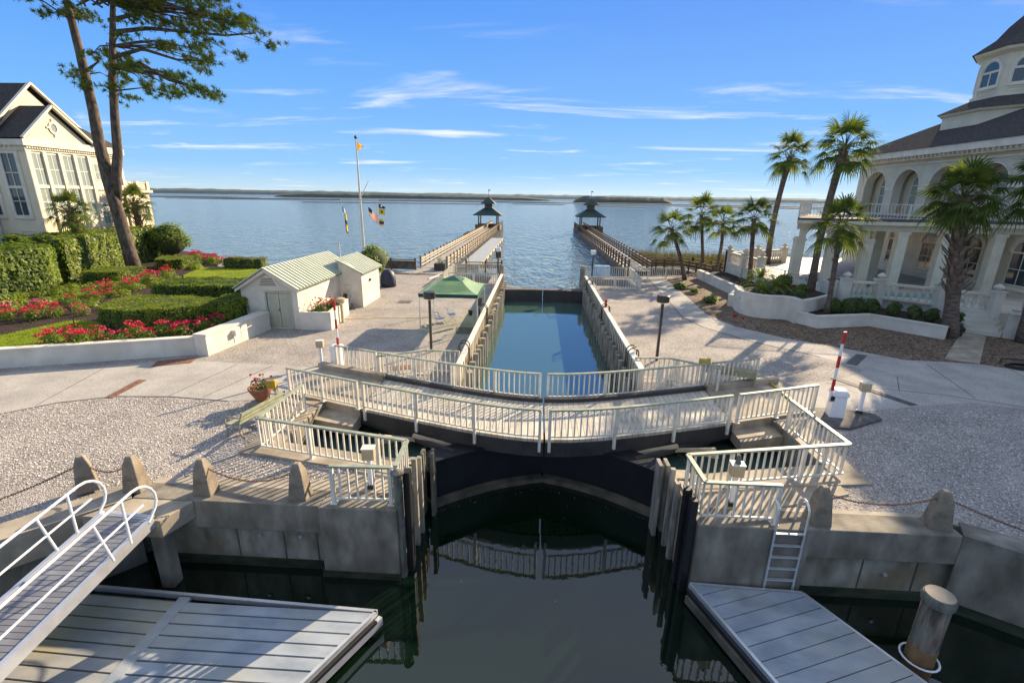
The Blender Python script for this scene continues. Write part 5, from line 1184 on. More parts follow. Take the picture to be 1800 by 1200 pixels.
b = B(); octa(b, 5.35, 14.56, 3.2, 15.6); obj('tower_skirt_roof', b, 'roof', t)
b = B(); octa(b, 3.25, 15.2, 3.25, 18.7); b.lathe(TX,TY,[(3.4,15.5),(3.4,15.75)],8,PI/8); td = obj('tower_drum', b, 'rstucco', t)
b = B(); b.lathe(TX,TY,[(3.3,18.6),(3.75,18.8),(3.85,19.0)],8,PI/8); obj('tower_cornice', b, 'trim', t)
b = B(); b.lathe(TX,TY,[(4.0,19.01),(2.7,20.0),(2.1,20.9),(.15,23.0)],8,PI/8); obj('tower_roof', b, 'roof', t)
for k in range(8):
    a = PI/4*k; n_ = Vector((math.cos(a), math.sin(a), 0)); u_ = Vector((-n_.y, n_.x, 0)); ap = 3.25*math.cos(PI/8)
    o_ = Vector((TX,TY,0))+n_*(ap+.002)
    b = B(); b.plate(arch(0,1.9,16.2,17.5), [arch(0,1.6,16.35,17.5)], o_, u_, (0,0,1), .1)
    f2 = B(); f2.plate(arch(0,1.59,16.36,17.5), [rect(-.73,16.45,-.05,17.38), rect(.05,16.45,.73,17.38), [(.68*math.cos(PI*q/8), 17.55+.68*math.sin(PI*q/8)) for q in range(9)]], o_, u_, (0,0,1), .06)
    b.v += f2.v; i = len(b.v)-len(f2.v); b.f += [tuple(q+i for q in f) for f in f2.f]
    f_ = obj('window', b, 'trim', td); b = B(); b.plate(arch(0,1.59,16.36,17.5), [], o_, u_, (0,0,1), .02); obj('pane', b, 'curtain', f_) if False else obj('pane', b, 'glass', t)
    b = B(); b.plate(rect(-.9,15.8,.9,16.12), [rect(-.8,15.87,.8,16.05)], o_, u_, (0,0,1), .05); obj('tower_panel', b, 'rstucco', t)
for y in (50.0,46.0,42.0,38.0,34.0,30.0): win_x(t, WX-.003, y, 1.75, 1.9, 5.0, True, side=-1, nv=1, nh=1)
for y in (50.0,46.0,42.0,38.0,34.0,30.0):
    b = B(); o_ = [(y+1.12*math.cos(PI*k/16), 4.12+1.12*math.sin(PI*k/16)) for k in range(17)]; i_ = [(y+.9*math.cos(PI*k/16), 4.12+.9*math.sin(PI*k/16)) for k in range(16,-1,-1)]
    xwall(b, WX-.12, o_+i_, [], .116); obj('window_surround', b, 'trim', t)
    b = B(); b.box(WX-.16,y-1.2,1.6,WX-.004,y+1.2,1.8); obj('window_sill', b, 'trim', t)
# colonnaded porch carrying the balcony
t = thing('colonnade', (26,36,1.2), 'colonnaded porch with balcony and white iron railing in front of the right villa', 'porch')
bal = [(18.5,36.4),(25.5,35.4),(32.49,34.2),(32.49,53),(24.5,46.5)]
b = B(); b.prism(bal, 5.92, 6.12); obj('balcony_slab', b, 'darkc', t)
b = B(); b.prism([(18.7,36.6),(25.5,35.6),(32.49,34.45),(32.49,35.1),(25.6,36.3),(19.4,37.3)], 5.3, 5.9); b.prism([(18.7,36.65),(19.4,37.32),(25,46.2),(24.5,46.3)], 5.3, 5.9); obj('beam', b, 'rstucco', t)
b = B(); b.prism([(18.4,36.2),(25.5,35.2),(32.49,34.0),(32.49,34.25),(25.5,35.45),(18.6,36.5)], 5.72, 5.95); obj('cornice', b, 'trim', t)
bx = [(19.15,36.85),(21.35,36.55),(23.6,36.2)]
for x, y in bx:
    b = B(); b.cbox(x,y,1.2,.62,.6,3.55,R(-8)); b.cbox(x,y,4.5,.72,.7,.12,R(-8)); obj('pier', b, 'rstucco', t)
b = B()
for (xa, ya), (xb, yb) in zip(bx, bx[1:]):
    A = Vector((xa,ya,0)); C = Vector((xb,yb,0)); u_ = (C-A).normalized(); l = (C-A).length; m_ = l/2; r_ = (l-.62)/2
    prof = [(0,4.7),(m_-r_,4.7)]+[(m_-r_*math.cos(PI*k/12), 4.7+min(.78, r_)*math.sin(PI*k/12)) for k in range(1,12)]+[(m_+r_,4.7),(l,4.7),(l,5.55),(0,5.55)]
    b.plate(prof, [], A+Vector((0,.22,0)), u_, (0,0,1), .44)
obj('arcade', b, 'rstucco', t)
for x, y in ((25.6,35.85),(28.3,35.5),(31.3,34.9),(26.5,39.5),(28.6,43.5)):
    b = B(); b.cbox(x,y,1.2,.62,.62,4.1,R(-10)); b.cbox(x,y,5.1,.74,.74,.2,R(-10)); b.cbox(x,y,1.2,.76,.76,.25,R(-10)); obj('column', b, 'trim' if y < 37 else 'rstucco', t)
def iron_rail(label, pts, z, group='white wrought iron railings', sp=.2, h=1.02):
    c = pts[len(pts)//2]; t = thing('iron_railing', (c[0],c[1],z), label, 'railing', group)
    b = B(); b2 = B()
    for p, q in zip(pts, pts[1:]):
        b.bar((p[0],p[1],z+h),(q[0],q[1],z+h),.06,.04); b.bar((p[0],p[1],z+.08),(q[0],q[1],z+.08),.04,.03)
        l = math.hypot(q[0]-p[0], q[1]-p[1]); n = int(l/sp); ux, uy = (q[0]-p[0])/l, (q[1]-p[1])/l
        for k in range(n):
            s0 = l*(k+.5)/n
            pt = [(p[0]+ux*(s0+.055*math.sin(2*PI*v)), p[1]+uy*(s0+.055*math.sin(2*PI*v)), z+.08+(h-.1)*v) for v in (0,.25,.5,.75,1)]
            b2.tube(pt, .016, 4, cap=False)
    obj('rail', b, 'iron', t); obj('scroll_balusters', b2, 'iron', t)
    for p in pts: b = B(); b.cbox(p[0],p[1],z,.07,.07,h); obj('post', b, 'iron', t)
iron_rail('white wrought iron railing along the balcony of the right villa', [(24.6,46.3),(18.6,36.5),(22,35.95),(25.5,35.5),(29,34.95),(32.4,34.4)], 6.12)
iron_rail('white wrought iron railing on the terrace edge beside the sago palm', [(18.1,40.0),(18.6,37.0),(19.0,35.0),(19.9,32.6)], 1.2)
# terrace
terr = [(19.9,32.3),(22.5,32.2),(24.6,30.2),(26.4,28.6),(29.5,26.8),(34,24.5),(34,56),(24,56),(17.9,46.6),(18.3,40),(18.7,36.4)]
b = B(); b.prism(terr, -.05, 1.2, holes=[[(21,36.9),(27.5,36.3),(27.5,40.5),(21.4,40.5)],[(21.5,32.9),(25,32.6),(26.5,31.0),(28.2,32.0),(27.5,34.5),(21.5,34.8)]]); tag(obj('terrace', b, 'tile'), kind='structure')
b = B(); b.poly([(20.9,36.8,1.05),(27.6,36.2,1.05),(27.6,40.6,1.05),(21.3,40.6,1.05)]); b.poly([(21.4,32.8,1.06),(25,32.5,1.06),(26.5,30.9,1.06),(28.4,32,1.06),(27.6,34.6,1.06),(21.4,34.9,1.06)]); tag(obj('pool_water', b, 'pool'), kind='structure')
BAL = None
def balustrade(label, P, zb, group='white stone balustrades', zt=None, urn=True):
    c = P[len(P)//2]; t = thing('balustrade', (c[0],c[1],zb), label, 'balustrade', group)
    top, base, bals = B(), B(), B(); k_ = 0
    for (x, y), (q, r_) in zip(P, P[1:]):
        base.bar((x,y,zb+.06),(q,r_,zb+.06),.3,.12); top.bar((x,y,zb+1.0),(q,r_,zb+1.0),.34,.14)
        l = math.hypot(q-x, r_-y); n = max(1, int(l/.34))
        for k in range(n):
            u = (k+.5)/n; bx_, by_ = x+(q-x)*u, y+(r_-y)*u
            bals.lathe(bx_,by_,[(.09,zb+.12),(.09,zb+.18),(.05,zb+.24),(.135,zb+.42),(.11,zb+.56),(.05,zb+.76),(.055,zb+.84),(.09,zb+.87),(.09,zb+.93)], 8)
    obj('base_rail', base, 'stucco', t); obj('top_rail', top, 'stucco', t); obj('balusters', bals, 'stucco', t, smooth=True)
    for i, (x, y) in enumerate(P):
        b = B(); b.cbox(x,y,zb-1.2,.52,.52,2.4); b.cbox(x,y,zb+1.2,.62,.62,.08); 
        if urn: b.lathe(x,y,[(.14,zb+1.28),(.08,zb+1.33),(.24,zb+1.42),(.25,zb+1.52),(.12,zb+1.62),(.03,zb+1.68)], 12)
        obj('pedestal', b, 'stucco', t)
balustrade('white stone balustrade above the row of dark shrubs', [(20.2,32.2),(22.3,32.1),(24.6,30.1)], 1.2)
balustrade('white stone balustrade panel between the big palm and the ramp', [(24.62,30.08),(26.4,28.5)], 1.2)
balustrade('white stone balustrade right of the ramp, running off the right edge', [(27.6,27.6),(31,25.6),(34,24.4)], 1.2)
balustrade('white stone balustrade on the seaward side wall behind the small palms', [(18.3,40.4),(18.1,43.2),(17.95,46.3)], 1.55, urn=True)
balustrade('white stone balustrade closing the far end of the terrace', [(17.95,46.4),(21.5,48.5),(25,50.5)], 1.5)
b = B(); b.prism([(18.15,40.2),(18.45,40.2),(18.1,46.6),(17.8,46.6)], 0, 1.54); b.prism([(17.9,46.5),(25,50.6),(25,51),(17.8,46.9)], 0, 1.5)
for k in range(2): b.box(17.86+k*.1,41.0+k*2.8,.5,17.95+k*.12,42.8+k*2.8,.56)
tag(obj('terrace_wall', b, 'stucco'), 'white panelled wall carrying the seaward balustrade of the terrace', 'wall')
t = thing('urn_planter', (20.0,32.9,0), 'square white pedestal planter with clipped green top at the balustrade corner', 'planter')
b = B(); b.cbox(19.75,33.0,0,.8,.8,2.15,.1,1.12); obj('pedestal', b, 'stucco', t); b = leaves_in(B(), (19.75,33,2.15), .36, 150, .06, .4); obj('foliage', b, 'leaf', t)
b = B(); b.cbox(26.55,27.25,0,.5,.35,1.35,R(-40)); b.lathe(26.55,27.25,[(.28,1.35),(.3,1.42),(.14,1.55),(.2,1.65),(.05,1.75)],12); tag(obj('stone_pillar', b, 'stucco'), 'white stone pillar with ball top at the foot of the terrace steps', 'pillar')
b = B()
for k in range(5): b.prism([(25.0+k*.02,28.2+k*.25),(26.2+k*.0,27.3+k*.25),(28,29),(26.6,30)], .0+k*.24, .24+k*.24)
tag(obj('terrace_steps', b, 'stucco'), 'white stone steps up to the terrace behind the ramp', 'steps')
b = B(); b.prism([(19.66,22.86),(20.83,22.31),(25.5,27.4),(24.7,28.1)], -.04, .05); tag(obj('wooden_ramp', b, 'conc'), 'pale board path from the road to the terrace steps', 'ramp')
b = B()
for j in range(3): b.tube([(22.3+(.6-.05*j)*math.cos(a), 21.9+(.45-.04*j)*math.sin(a), .04+.04*j) for a in [2*PI*k/24 for k in range(24)]], .025, 6, closed=True)
b.tube([(21.9,22.5,.04),(22.6,23.2,.05),(23.8,23.0,.05),(25,23.4,.04)], .025, 6)
tag(obj('garden_hose', b, 'black'), 'black garden hose coiled on the mulch right of the ramp', 'hose')
t = thing('striped_marker', (13.0,30.3,0), 'small red and white survey marker lying on the mulch at the tall planter', 'marker')
b = B(); b.cbox(12.7,30.6,.02,.16,.12,.2,.3); b.cbox(13.05,30.2,.02,.14,.12,.14,.6); obj('red_tag', b, 'red', t)

# ---------------------------------------------------------------- FAR SHORES
def shore(name, label, az0, az1, dist, h, seed, m_, kind=None, depth=160, step=10, hill=None):
    random.seed(seed); b = B(); n = int(abs(az1-az0)/360*2*PI*dist/step); st = 0
    for k in range(n+1):
        u = k/n; a = R(az0+(az1-az0)*u); e = min(1, u*9, (1-u)*9) ** .6
        hh = max(.6, h*e*(1+.16*noise.noise(Vector((k*.11, seed, 0)))+.10*noise.noise(Vector((k*.5, seed, 3)))+.06*random.uniform(-1,1)))
        if hill: hh *= hill(u)
        c, s_ = math.sin(a), math.cos(a)
        for d_, z in ((dist, WL-.5),(dist, WL+hh*.55),(dist+depth*.12, WL+hh*.9),(dist+depth*.3, WL+hh),(dist+depth, WL+hh*.8),(dist+depth, WL-.5)): b.v.append((c*d_, s_*d_, z))
    for k in range(n):
        for j in range(5): i = k*6+j; b.f.append((i, i+6, i+7, i+1))
    o = obj(name, b, m_); return o
tag(shore('wooded_shore', '', -28.7, 1.5, 1500, 16, 3, 'far', hill=lambda u: 1.0-.35*u), 'long low wooded far shore on the left across the water', 'woods', kind='stuff')
tag(shore('wooded_island', '', 3.9, 15.0, 930, 12.5, 5, 'far', step=6, depth=80), 'dark wooded island right of the right gazebo', 'woods', kind='stuff')
tag(shore('hazy_shore', '', -62, 60, 4200, 34, 9, 'far', step=40, depth=400), 'thin distant wooded shoreline along the whole horizon', 'woods', kind='stuff')
for i, (a0, a1, d_, h_) in enumerate(((-60,-30,1050,1.6),(-38,6,820,1.5),(2,60,900,1.3),(-26,-6,560,.5),(6,12,520,.4),(-3,3,620,.45),(14,34,700,.9))):
    tag(shore('mud_flat', '', a0, a1, d_, h_, 20+i, 'mud', step=12, depth=14+20*(i < 3)), kind='structure')

# ---------------------------------------------------------------- VEGETATION
random.seed(11)
def frond_fan(b, o, dirv, L1, L2, n=17, droop=.35):
    d_ = Vector(dirv).normalized(); up_ = Vector((0,0,1)); side = d_.cross(up_)
    if side.length < .05: side = Vector((1,0,0))
    side.normalize(); nn = side.cross(d_).normalized()
    st = []; 
    for k in range(5):
        u = k/4; st.append(o+d_*L1*u-up_*(droop*.35*L1*u*u))
    b.tube(st, [.022,.02,.018,.016,.014], 4, cap=False)
    tip = st[-1]; d2 = (st[-1]-st[-2]).normalized(); nn = side.cross(d2).normalized()
    for k in range(n):
        a = R(-112+224*k/(n-1)); ln = L2*(1-.32*abs(a/R(112))**1.6)*random.uniform(.72,1.1)
        v = (d2*math.cos(a)+side*math.sin(a)); fold = nn*(.45*abs(math.sin(a)))
        v = (v-fold*.6).normalized(); wv = v.cross(nn).normalized()*.030*L2/.8
        m1 = tip+v*ln*.5-up_*(droop*.06*ln); e = tip+v*ln*.85-up_*(droop*.28*ln); e2 = tip+v*ln-up_*(droop*.55*ln)
        b.poly([tip-wv*.3, tip+wv*.3, m1+wv, m1-wv]); b.poly([m1-wv, m1+wv, e+wv*.5, e-wv*.5]); b.poly([e-wv*.5, e+wv*.5, e2])
def palm(base, top, r0, label, crown=1.6, nf=30, boots=.45, cat='palm tree', group='sabal palms', smoothtrunk=False, m_='palm', lean_curve=.0):
    crown *= .74 if base[0] < 0 else .88
    base, top = Vector(base), Vector(top); t = thing('palm_tree', base, label, cat, group)
    H_ = (top-base).length; pts = []; rs = []
    side = Vector((1,.3,0))*lean_curve
    for k in range(13):
        u = k/12; pts.append(base.lerp(top, u)+side*math.sin(PI*u)); rs.append(r0*(1.25-.35*min(1, u*4)+.07*math.sin(k*2.1)*.4))
    b = B(); b.tube(pts, rs, 12); obj('trunk', b, 'pbark', t, smooth=True)
    # old leaf bases on the upper trunk
    b = B(); nb = int(boots*H_*17)
    for k in range(nb):
        u = 1-boots*(k/nb); p = base.lerp(top, u)+side*math.sin(PI*u); a = k*2.399; d_ = Vector((math.cos(a), math.sin(a), 0)); rr = r0*(1.15+.5*(u-1+boots)/max(boots, .01))
        q = p+d_*rr; w_ = Vector((-d_.y, d_.x, 0))*r0*.34; tp = q+d_*r0*random.uniform(.5,1.0)+Vector((0,0,r0*random.uniform(1.1,1.7)))
        i = p+d_*r0*.6-Vector((0,0,r0*.5))
        b.poly([i-w_, i+w_, tp+w_*.45, tp-w_*.45]); b.poly([i+w_-d_*.02, i-w_-d_*.02, tp-w_*.3-Vector((0,0,.06)), tp+w_*.3-Vector((0,0,.06))])
    if nb: obj('leaf_bases', b, 'boot', t)
    b = B()
    nf = int(nf*.8)
    for k in range(nf):
        a = k*2.39996+random.uniform(-.3,.3); u = k/(nf-1); el = R(86-118*u**.9+random.uniform(-10,10))
        d_ = Vector((math.cos(a)*math.cos(el), math.sin(a)*math.cos(el), math.sin(el)+.06))
        frond_fan(b, top+d_*.12, d_, crown*random.uniform(.55,.85), crown*random.uniform(.58,.74), 21, .35+.55*u)
    obj('crown', b, m_, t)
    b = B()
    for k in range(9):
        a = k*.7+random.random(); d_ = Vector((math.cos(a)*.7, math.sin(a)*.7, -.75)); frond_fan(b, top-Vector((0,0,.2)), d_, crown*.3, crown*.38, 9, .9)
    obj('dead_fronds', b, 'boot', t)
palm((13.8,45.4,0),(12.0,45.4,4.75),.19,'leftmost small palm leaning left beside the pier boardwalk',1.95,26,.15,lean_curve=.15)
palm((17.0,50,0),(16.1,50,5.9),.17,'slim small palm, second from the left in the row of four',2.1,28,.12)
palm((17.3,47.5,.3),(17.4,47.5,5.2),.17,'short curved small palm, third from the left in the row of four',1.9,26,.15,lean_curve=.2)
palm((17.9,41.1,.6),(17.45,41.1,5.85),.19,'straight small palm, rightmost in the row of four, by the terrace wall',1.85,28,.1)
palm((22.7,48.8,1.2),(23.2,48.8,11.3),.26,'tall slim palm, left one of the two tallest palms',2.2,36,.06,lean_curve=-.3)
palm((19.0,33.9,.9),(19.35,33.9,10.6),.24,'tall palm leaning right beside the sago, right one of the two tallest palms',1.95,40,.06,lean_curve=-.25)
palm((18.0,29.9,.5),(17.75,29.9,6.0),.16,'medium palm with shaggy upper trunk in the low white planter',1.65,38,.42)
palm((23.3,27.2,0),(22.0,27.2,7.5),.36,'large palm with thick shaggy trunk left of the ramp',1.95,54,.68)
palm((26.6,26.4,0),(25.6,26.4,8.3),.30,'large dark palm cut by the right edge of the picture',2.1,50,.3)
palm((-38.4,38.4,.6),(-38.5,38.4,5.7),.32,'short shaggy palm in front of the tall windows of the left villa',1.95,34,.8,group='sabal palms before the left villa')
palm((-39.5,46.2,.6),(-39.5,46.2,6.2),.32,'short shaggy palm right of the pine trunk by the left villa',2.05,34,.8,group='sabal palms before the left villa')

# pine
t = thing('pine_tree', (-33.8,38,.6), 'tall twin-trunked pine leaning over the left garden', 'tree')
py_ = 38.0
b = B(); b.tube([(-33.7,py_,.4),(-33.85,py_,2.5),(-34.1,py_,5.5),(-34.3,py_,8),(-34.4,py_,11),(-34.3,py_,13),(-34.35,py_,17),(-34.5,py_,20.3),(-34.9,py_,24),(-35,py_,27)], [.58,.48,.44,.43,.38,.34,.28,.22,.15,.07], 14); obj('trunk', b, 'bark', t, smooth=True)
b = B(); b.tube([(-34.15,py_+.1,6.4),(-33.75,py_+.15,8.3),(-33.2,py_+.15,10),(-32.7,py_,12.6),(-32.2,py_,15.5),(-31.7,py_,17.5),(-31.0,py_,20.3),(-30.3,py_,24),(-30,py_,27)], [.38,.36,.32,.28,.24,.21,.17,.11,.05], 14); obj('second_trunk', b, 'bark', t, smooth=True)
cl = [(-29.74, 19.92), (-29.01, 19.39), (-27.63, 19.91), (-27.43, 18.86), (-26.02, 19.56), (-26.19, 18.68), (-24.76, 19.56), (-24.5, 18.68), (-23.66, 19.9), (-23.36, 19.2), (-22.62, 19.9), (-22.79, 18.85), (-28.74, 18.68), (-29.24, 20.27), (-26.72, 20.26), (-25.05, 20.25), (-21.53, 18.85), (-20.77, 18.32), (-22.28, 18.07), (-20.6, 18.07), (-21.14, 18.67), (-29.41, 17.6), (-28.37, 17.42), (-27.8, 17.05), (-27.33, 17.23), (-26.54, 16.87), (-26.21, 16.32), (-25.83, 17.24), (-25.28, 16.69), (-23.87, 17.42), (-24.66, 17.78), (-23.05, 17.24), (-23.83, 16.39), (-24.31, 16.87), (-27.66, 15.56), (-27.08, 15.19), (-26.46, 15.0), (-25.84, 14.82), (-25.25, 14.44), (-24.63, 14.25), (-27.41, 14.62), (-26.17, 14.24), (-33.28, 16.86), (-32.36, 17.04), (-31.83, 16.49), (-31.13, 16.68), (-30.56, 16.31), (-29.77, 15.93), (-29.31, 15.64), (-32.45, 15.74), (-33.16, 15.55), (-34.32, 15.35), (-31.62, 14.6), (-30.38, 15.18), (-29.8, 14.8), (-29.0, 14.42), (-34.02, 14.78), (-32.15, 14.21), (-30.95, 15.55), (-35.77, 19.76), (-34.86, 19.93), (-34.05, 19.76), (-35.49, 19.23), (-33.67, 19.58), (-36.1, 20.11)]
roots = [(-31.1,py_,20.0),(-31.75,py_,17.4),(-32.0,py_,16.0),(-32.4,py_,14.4),(-34.4,py_,19),(-34.35,py_,15.5)]
P_ = []
for x, z in cl:
    k = 2 if z > 18.5 and x > -30 else 1
    for _ in range(k): P_.append(Vector((x+random.uniform(-.3,.3)*(k-1), py_+random.uniform(-1.6,1.6), z+random.uniform(-.2,.2))))
for _ in range(120):      # the crown goes on above the frame
    a = random.uniform(0, 2*PI); r_ = random.uniform(.5,6.5); z = random.uniform(20.6,27)
    P_.append(Vector((-32.0+r_*math.cos(a)*(1-(z-20.6)/12)+random.uniform(0,2.5), py_+r_*.8*math.sin(a), z)))
b = B(); br = B()
for p in P_:
    for _ in range(14):
        c = p+Vector((random.gauss(0,.42), random.gauss(0,.4), random.gauss(0,.19)))
        for q in range(34):
            d_ = Vector((random.gauss(0,1), random.gauss(0,1), random.gauss(.35,.8))).normalized(); s_ = d_.orthogonal().normalized()*.017; l = random.uniform(.16,.34)
            b.poly([c-s_, c+s_, c+d_*l+s_*.6, c+d_*l-s_*.6])
    r_ = min(roots, key=lambda r: (Vector(r)-p).length+max(0, p.z-r[2]-.2)*2 if p.z < 20.5 else abs(r[2]-20)+random.random()) if p.z < 20.5 else (-31+random.uniform(-3,.5),py_,p.z-.8)
    r_ = Vector(r_); mid = r_.lerp(p, .55)+Vector((0, random.uniform(-.3,.3), .35)); br.tube([r_, mid, p], [.075,.04,.012], 5, cap=False)
obj('crown', b, 'needle', t)
obj('branches', br, 'bark', t)
b = B()
for pts in ([(-31.2,py_,18.3),(-29,py_+.3,18.6),(-26,py_,18.3),(-23,py_-.2,18.0),(-20.8,py_,18.2)], [(-32.1,py_,16.6),(-29.5,py_,17.2),(-27,py_,16.5),(-24,py_,16.4)], [(-32.0,py_,15.9),(-29.6,py_-.3,16.2),(-28,py_,15.2),(-26.6,py_,14.8),(-24.8,py_,14.3)], [(-34.4,py_,15.6),(-33,py_,16.4)], [(-31.6,py_,19),(-28.5,py_,19.6),(-25,py_,19.4)]):
    b.tube(pts, [.16-.12*k/(len(pts)-1) for k in range(len(pts))], 7)
obj('limb', b, 'bark', t)

# hedges
def hedge(label, P, z0, z1, leaf, size, dens, name='hedge', core='core', wob=.12, cat='hedge', group=None, round_=.0):
    cxx = sum(p[0] for p in P)/len(P); cyy = sum(p[1] for p in P)/len(P); t = thing(name, (cxx,cyy,z0), label, cat, group)
    # subdivide outline
    Q = []
    for i in range(len(P)):
        a, c = Vector((*P[i],0)), Vector((*P[(i+1) % len(P)],0)); n = max(1, int((c-a).length/.5))
        for k in range(n): Q.append(a.lerp(c, k/n))
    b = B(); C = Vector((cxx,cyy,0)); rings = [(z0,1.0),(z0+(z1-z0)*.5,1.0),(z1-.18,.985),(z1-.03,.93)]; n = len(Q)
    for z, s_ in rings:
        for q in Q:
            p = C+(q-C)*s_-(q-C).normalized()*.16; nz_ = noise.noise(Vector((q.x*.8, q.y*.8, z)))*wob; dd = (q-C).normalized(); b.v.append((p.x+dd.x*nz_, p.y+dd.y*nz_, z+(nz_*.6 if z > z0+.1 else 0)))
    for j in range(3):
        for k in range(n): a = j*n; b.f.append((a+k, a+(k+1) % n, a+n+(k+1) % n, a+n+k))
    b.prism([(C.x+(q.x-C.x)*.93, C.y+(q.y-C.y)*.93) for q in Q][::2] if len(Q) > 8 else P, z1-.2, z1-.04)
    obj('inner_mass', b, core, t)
    b = B()
    per = 0
    for i in range(n):
        q, r_ = Q[i], Q[(i+1) % n]; l = (r_-q).length; nn = Vector((r_.y-q.y, q.x-r_.x, 0)).normalized()
        if (q-C).dot(nn) < 0: nn = -nn
        for _ in range(int(l*(z1-z0)*dens)):
            u, v = random.random(), random.random()**.9; p = q.lerp(r_, u); z = z0+(z1-z0)*v; s_ = 1 if v < .85 else 1-(v-.85)*.4
            if noise.noise(Vector((p.x*1.7, p.y*1.7, z*1.7))) < -.10 and random.random() < .7: continue
            w2 = noise.noise(Vector((p.x*.9, p.y*.9, z*.9)))*wob*2.2
            p = C+(p-C)*s_+nn*(abs(w2)*.6+random.uniform(-.09,.05)); leafquad(b, Vector((p.x, p.y, z)), nn+Vector((random.uniform(-.8,.8), random.uniform(-.8,.8), random.uniform(-.2,1.0))), size*random.uniform(.6,1.3))
    xs2 = [p[0] for p in P]; ys2 = [p[1] for p in P]; area = abs(sum(P[i][0]*P[(i+1) % len(P)][1]-P[(i+1) % len(P)][0]*P[i][1] for i in range(len(P))))/2
    for x, y in scatter(P, int(area*dens*.9)):
        z = z1-.03+noise.noise(Vector((x*.9, y*.9, 1)))*wob*1.5+random.uniform(-.05,.07); leafquad(b, Vector((x, y, z)), Vector((random.uniform(-.7,.7), random.uniform(-.7,.7), 1)), size*random.uniform(.6,1.3))
    obj('foliage', b, leaf, t)
    return t
hedge('tall glossy hedge in front of the left villa, nearest the left edge', [(-33.0,25.0),(-33.2,30.5),(-35.2,33.0),(-38.5,33.0),(-42,24)], .4, 3.45, 'leaf', .13, 110, wob=.3)
hedge('tall bright green hedge running behind the pine trunk', [(-35.0,33.6),(-37.6,42.2),(-38.9,47.6),(-40.8,47.6),(-40.6,34.2)], .4, 3.8, 'leafy', .12, 95, wob=.25)
hedge('long clipped box hedge with rounded end behind the front rose bed', [(-22.3,22.2),(-20.4,21.7),(-18.3,22.5),(-17.4,23.6),(-17.6,24.9),(-19.8,25.6),(-22.3,25.4),(-22.8,24)], .6, 1.6, 'box', .05, 520, wob=.06)
hedge('small clipped box hedge against the garage shed wall', [(-17.3,23.5),(-16.3,23.9),(-16.0,25.0),(-16.5,25.9),(-17.6,25.6),(-17.5,24.6)], .6, 1.75, 'box', .05, 520, wob=.06)
hedge('flat-topped variegated hedge behind the clipped box hedges', [(-25.3,29.4),(-20.0,29.3),(-17.2,29.6),(-17.0,32.0),(-20,32.6),(-25,32.4)], .6, 1.45, 'leaf', .075, 240, wob=.12)
hedge('square clipped dark hedge at the foot of the pine', [(-33.2,32.6),(-30.9,33.4),(-31.1,36.2),(-34.2,35.6)], .6, 1.55, 'box', .06, 330, wob=.05)
hedge('low clipped hedge beyond the pine foot', [(-34,40.5),(-31.6,40.8),(-31.8,43.5),(-35,43)], .6, 1.5, 'box', .07, 230, wob=.05)
hedge('low yellowish shrub mass at the left edge above the roses', [(-33,21),(-29.6,23.6),(-29.9,25.5),(-34,25.4)], .6, 1.55, 'leafy', .08, 150, wob=.2)
hedge('tall ornamental grass clump at the far end of the lawn', [(-28.7,41.9),(-25.2,42.4),(-25.4,43.7),(-29,43.3)], .5, 1.5, 'grass', .07, 120, name='grass_clump', cat='ornamental grass', wob=.2)
def bush(label, c, r_, sq, leaf, size, n, name='bush', group=None, cat='bush'):
    t = thing(name, (c[0],c[1],c[2]-r_*sq), label, cat, group)
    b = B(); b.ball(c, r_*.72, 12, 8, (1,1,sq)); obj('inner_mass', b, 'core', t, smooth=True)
    b = B()
    for _ in range(16):
        d_ = Vector((random.gauss(0,1), random.gauss(0,1), random.gauss(.3,.8))).normalized(); q = (c[0]+d_.x*r_*.6, c[1]+d_.y*r_*.6, c[2]+d_.z*r_*.6*sq); leaves_in(b, q, r_*.42, n//16, size, .9, up=.5)
    obj('foliage', b, leaf, t); return t
bush('large rounded evergreen bush at the right end of the tall hedge', (-37.2,46.8,2.6), 2.1, 1.0, 'leaf', .11, 4200)
bush('round green bush poking up behind the storage annex', (-15.0,42.5,1.55), 1.75, .85, 'leafy', .1, 2800)
bush('low golden bush behind the ridge of the garage shed', (-22.6,44,.9), 1.1, .5, 'leafy', .08, 700)
ORD = ['first','second','third','fourth','fifth','sixth','seventh','eighth','ninth','tenth','eleventh','twelfth','thirteenth','fourteenth','fifteenth','sixteenth','seventeenth','eighteenth']
# row of shrubs below the balustrade
SG = 'dark shrubs in the low white planter'
for i, (x, y, r_) in enumerate(((18.3,29.9,.52),(19.1,29.9,.56),(19.8,30.1,.6),(20.6,29.9,.58),(21.4,29.2,.5),(22.1,28.5,.46),(22.7,28.0,.46),(23.6,27.6,.48))):
    bush('dark upright shrub below the white balustrade, '+ORD[i]+' from the left', (x,y,1.05), r_, 1.2, 'leafd', .085, 520, 'shrub', SG, 'shrub')
bush('leafy young shrub left of the medium palm in the planter', (17.0,31.6,1.3), .6, 1.1, 'leaf', .08, 420, 'shrub', None, 'shrub')
bush('dark rounded shrub between sago palm and tall palm', (17.4,34.6,1.8), .75, .8, 'leafd', .07, 700, 'shrub', None, 'shrub')
bush('small yellow-green shrub beside the tall palm base', (17.9,33.0,1.6), .45, .9, 'leafy', .07, 300, 'shrub', None, 'shrub')
for i, (x, y) in enumerate(((11.9,40.4),(12.5,38.4),(12.6,35.0))):
    bush(['low green plant at the foot of the leaning palm','tiny green plant in the middle of the mulch edge','low green plant nearest the lamp at the mulch edge'][i], (x,y,.25), (.7,.4,.65)[i], .55, 'leafy', .08, 300, 'ground_plant', None, 'plant')
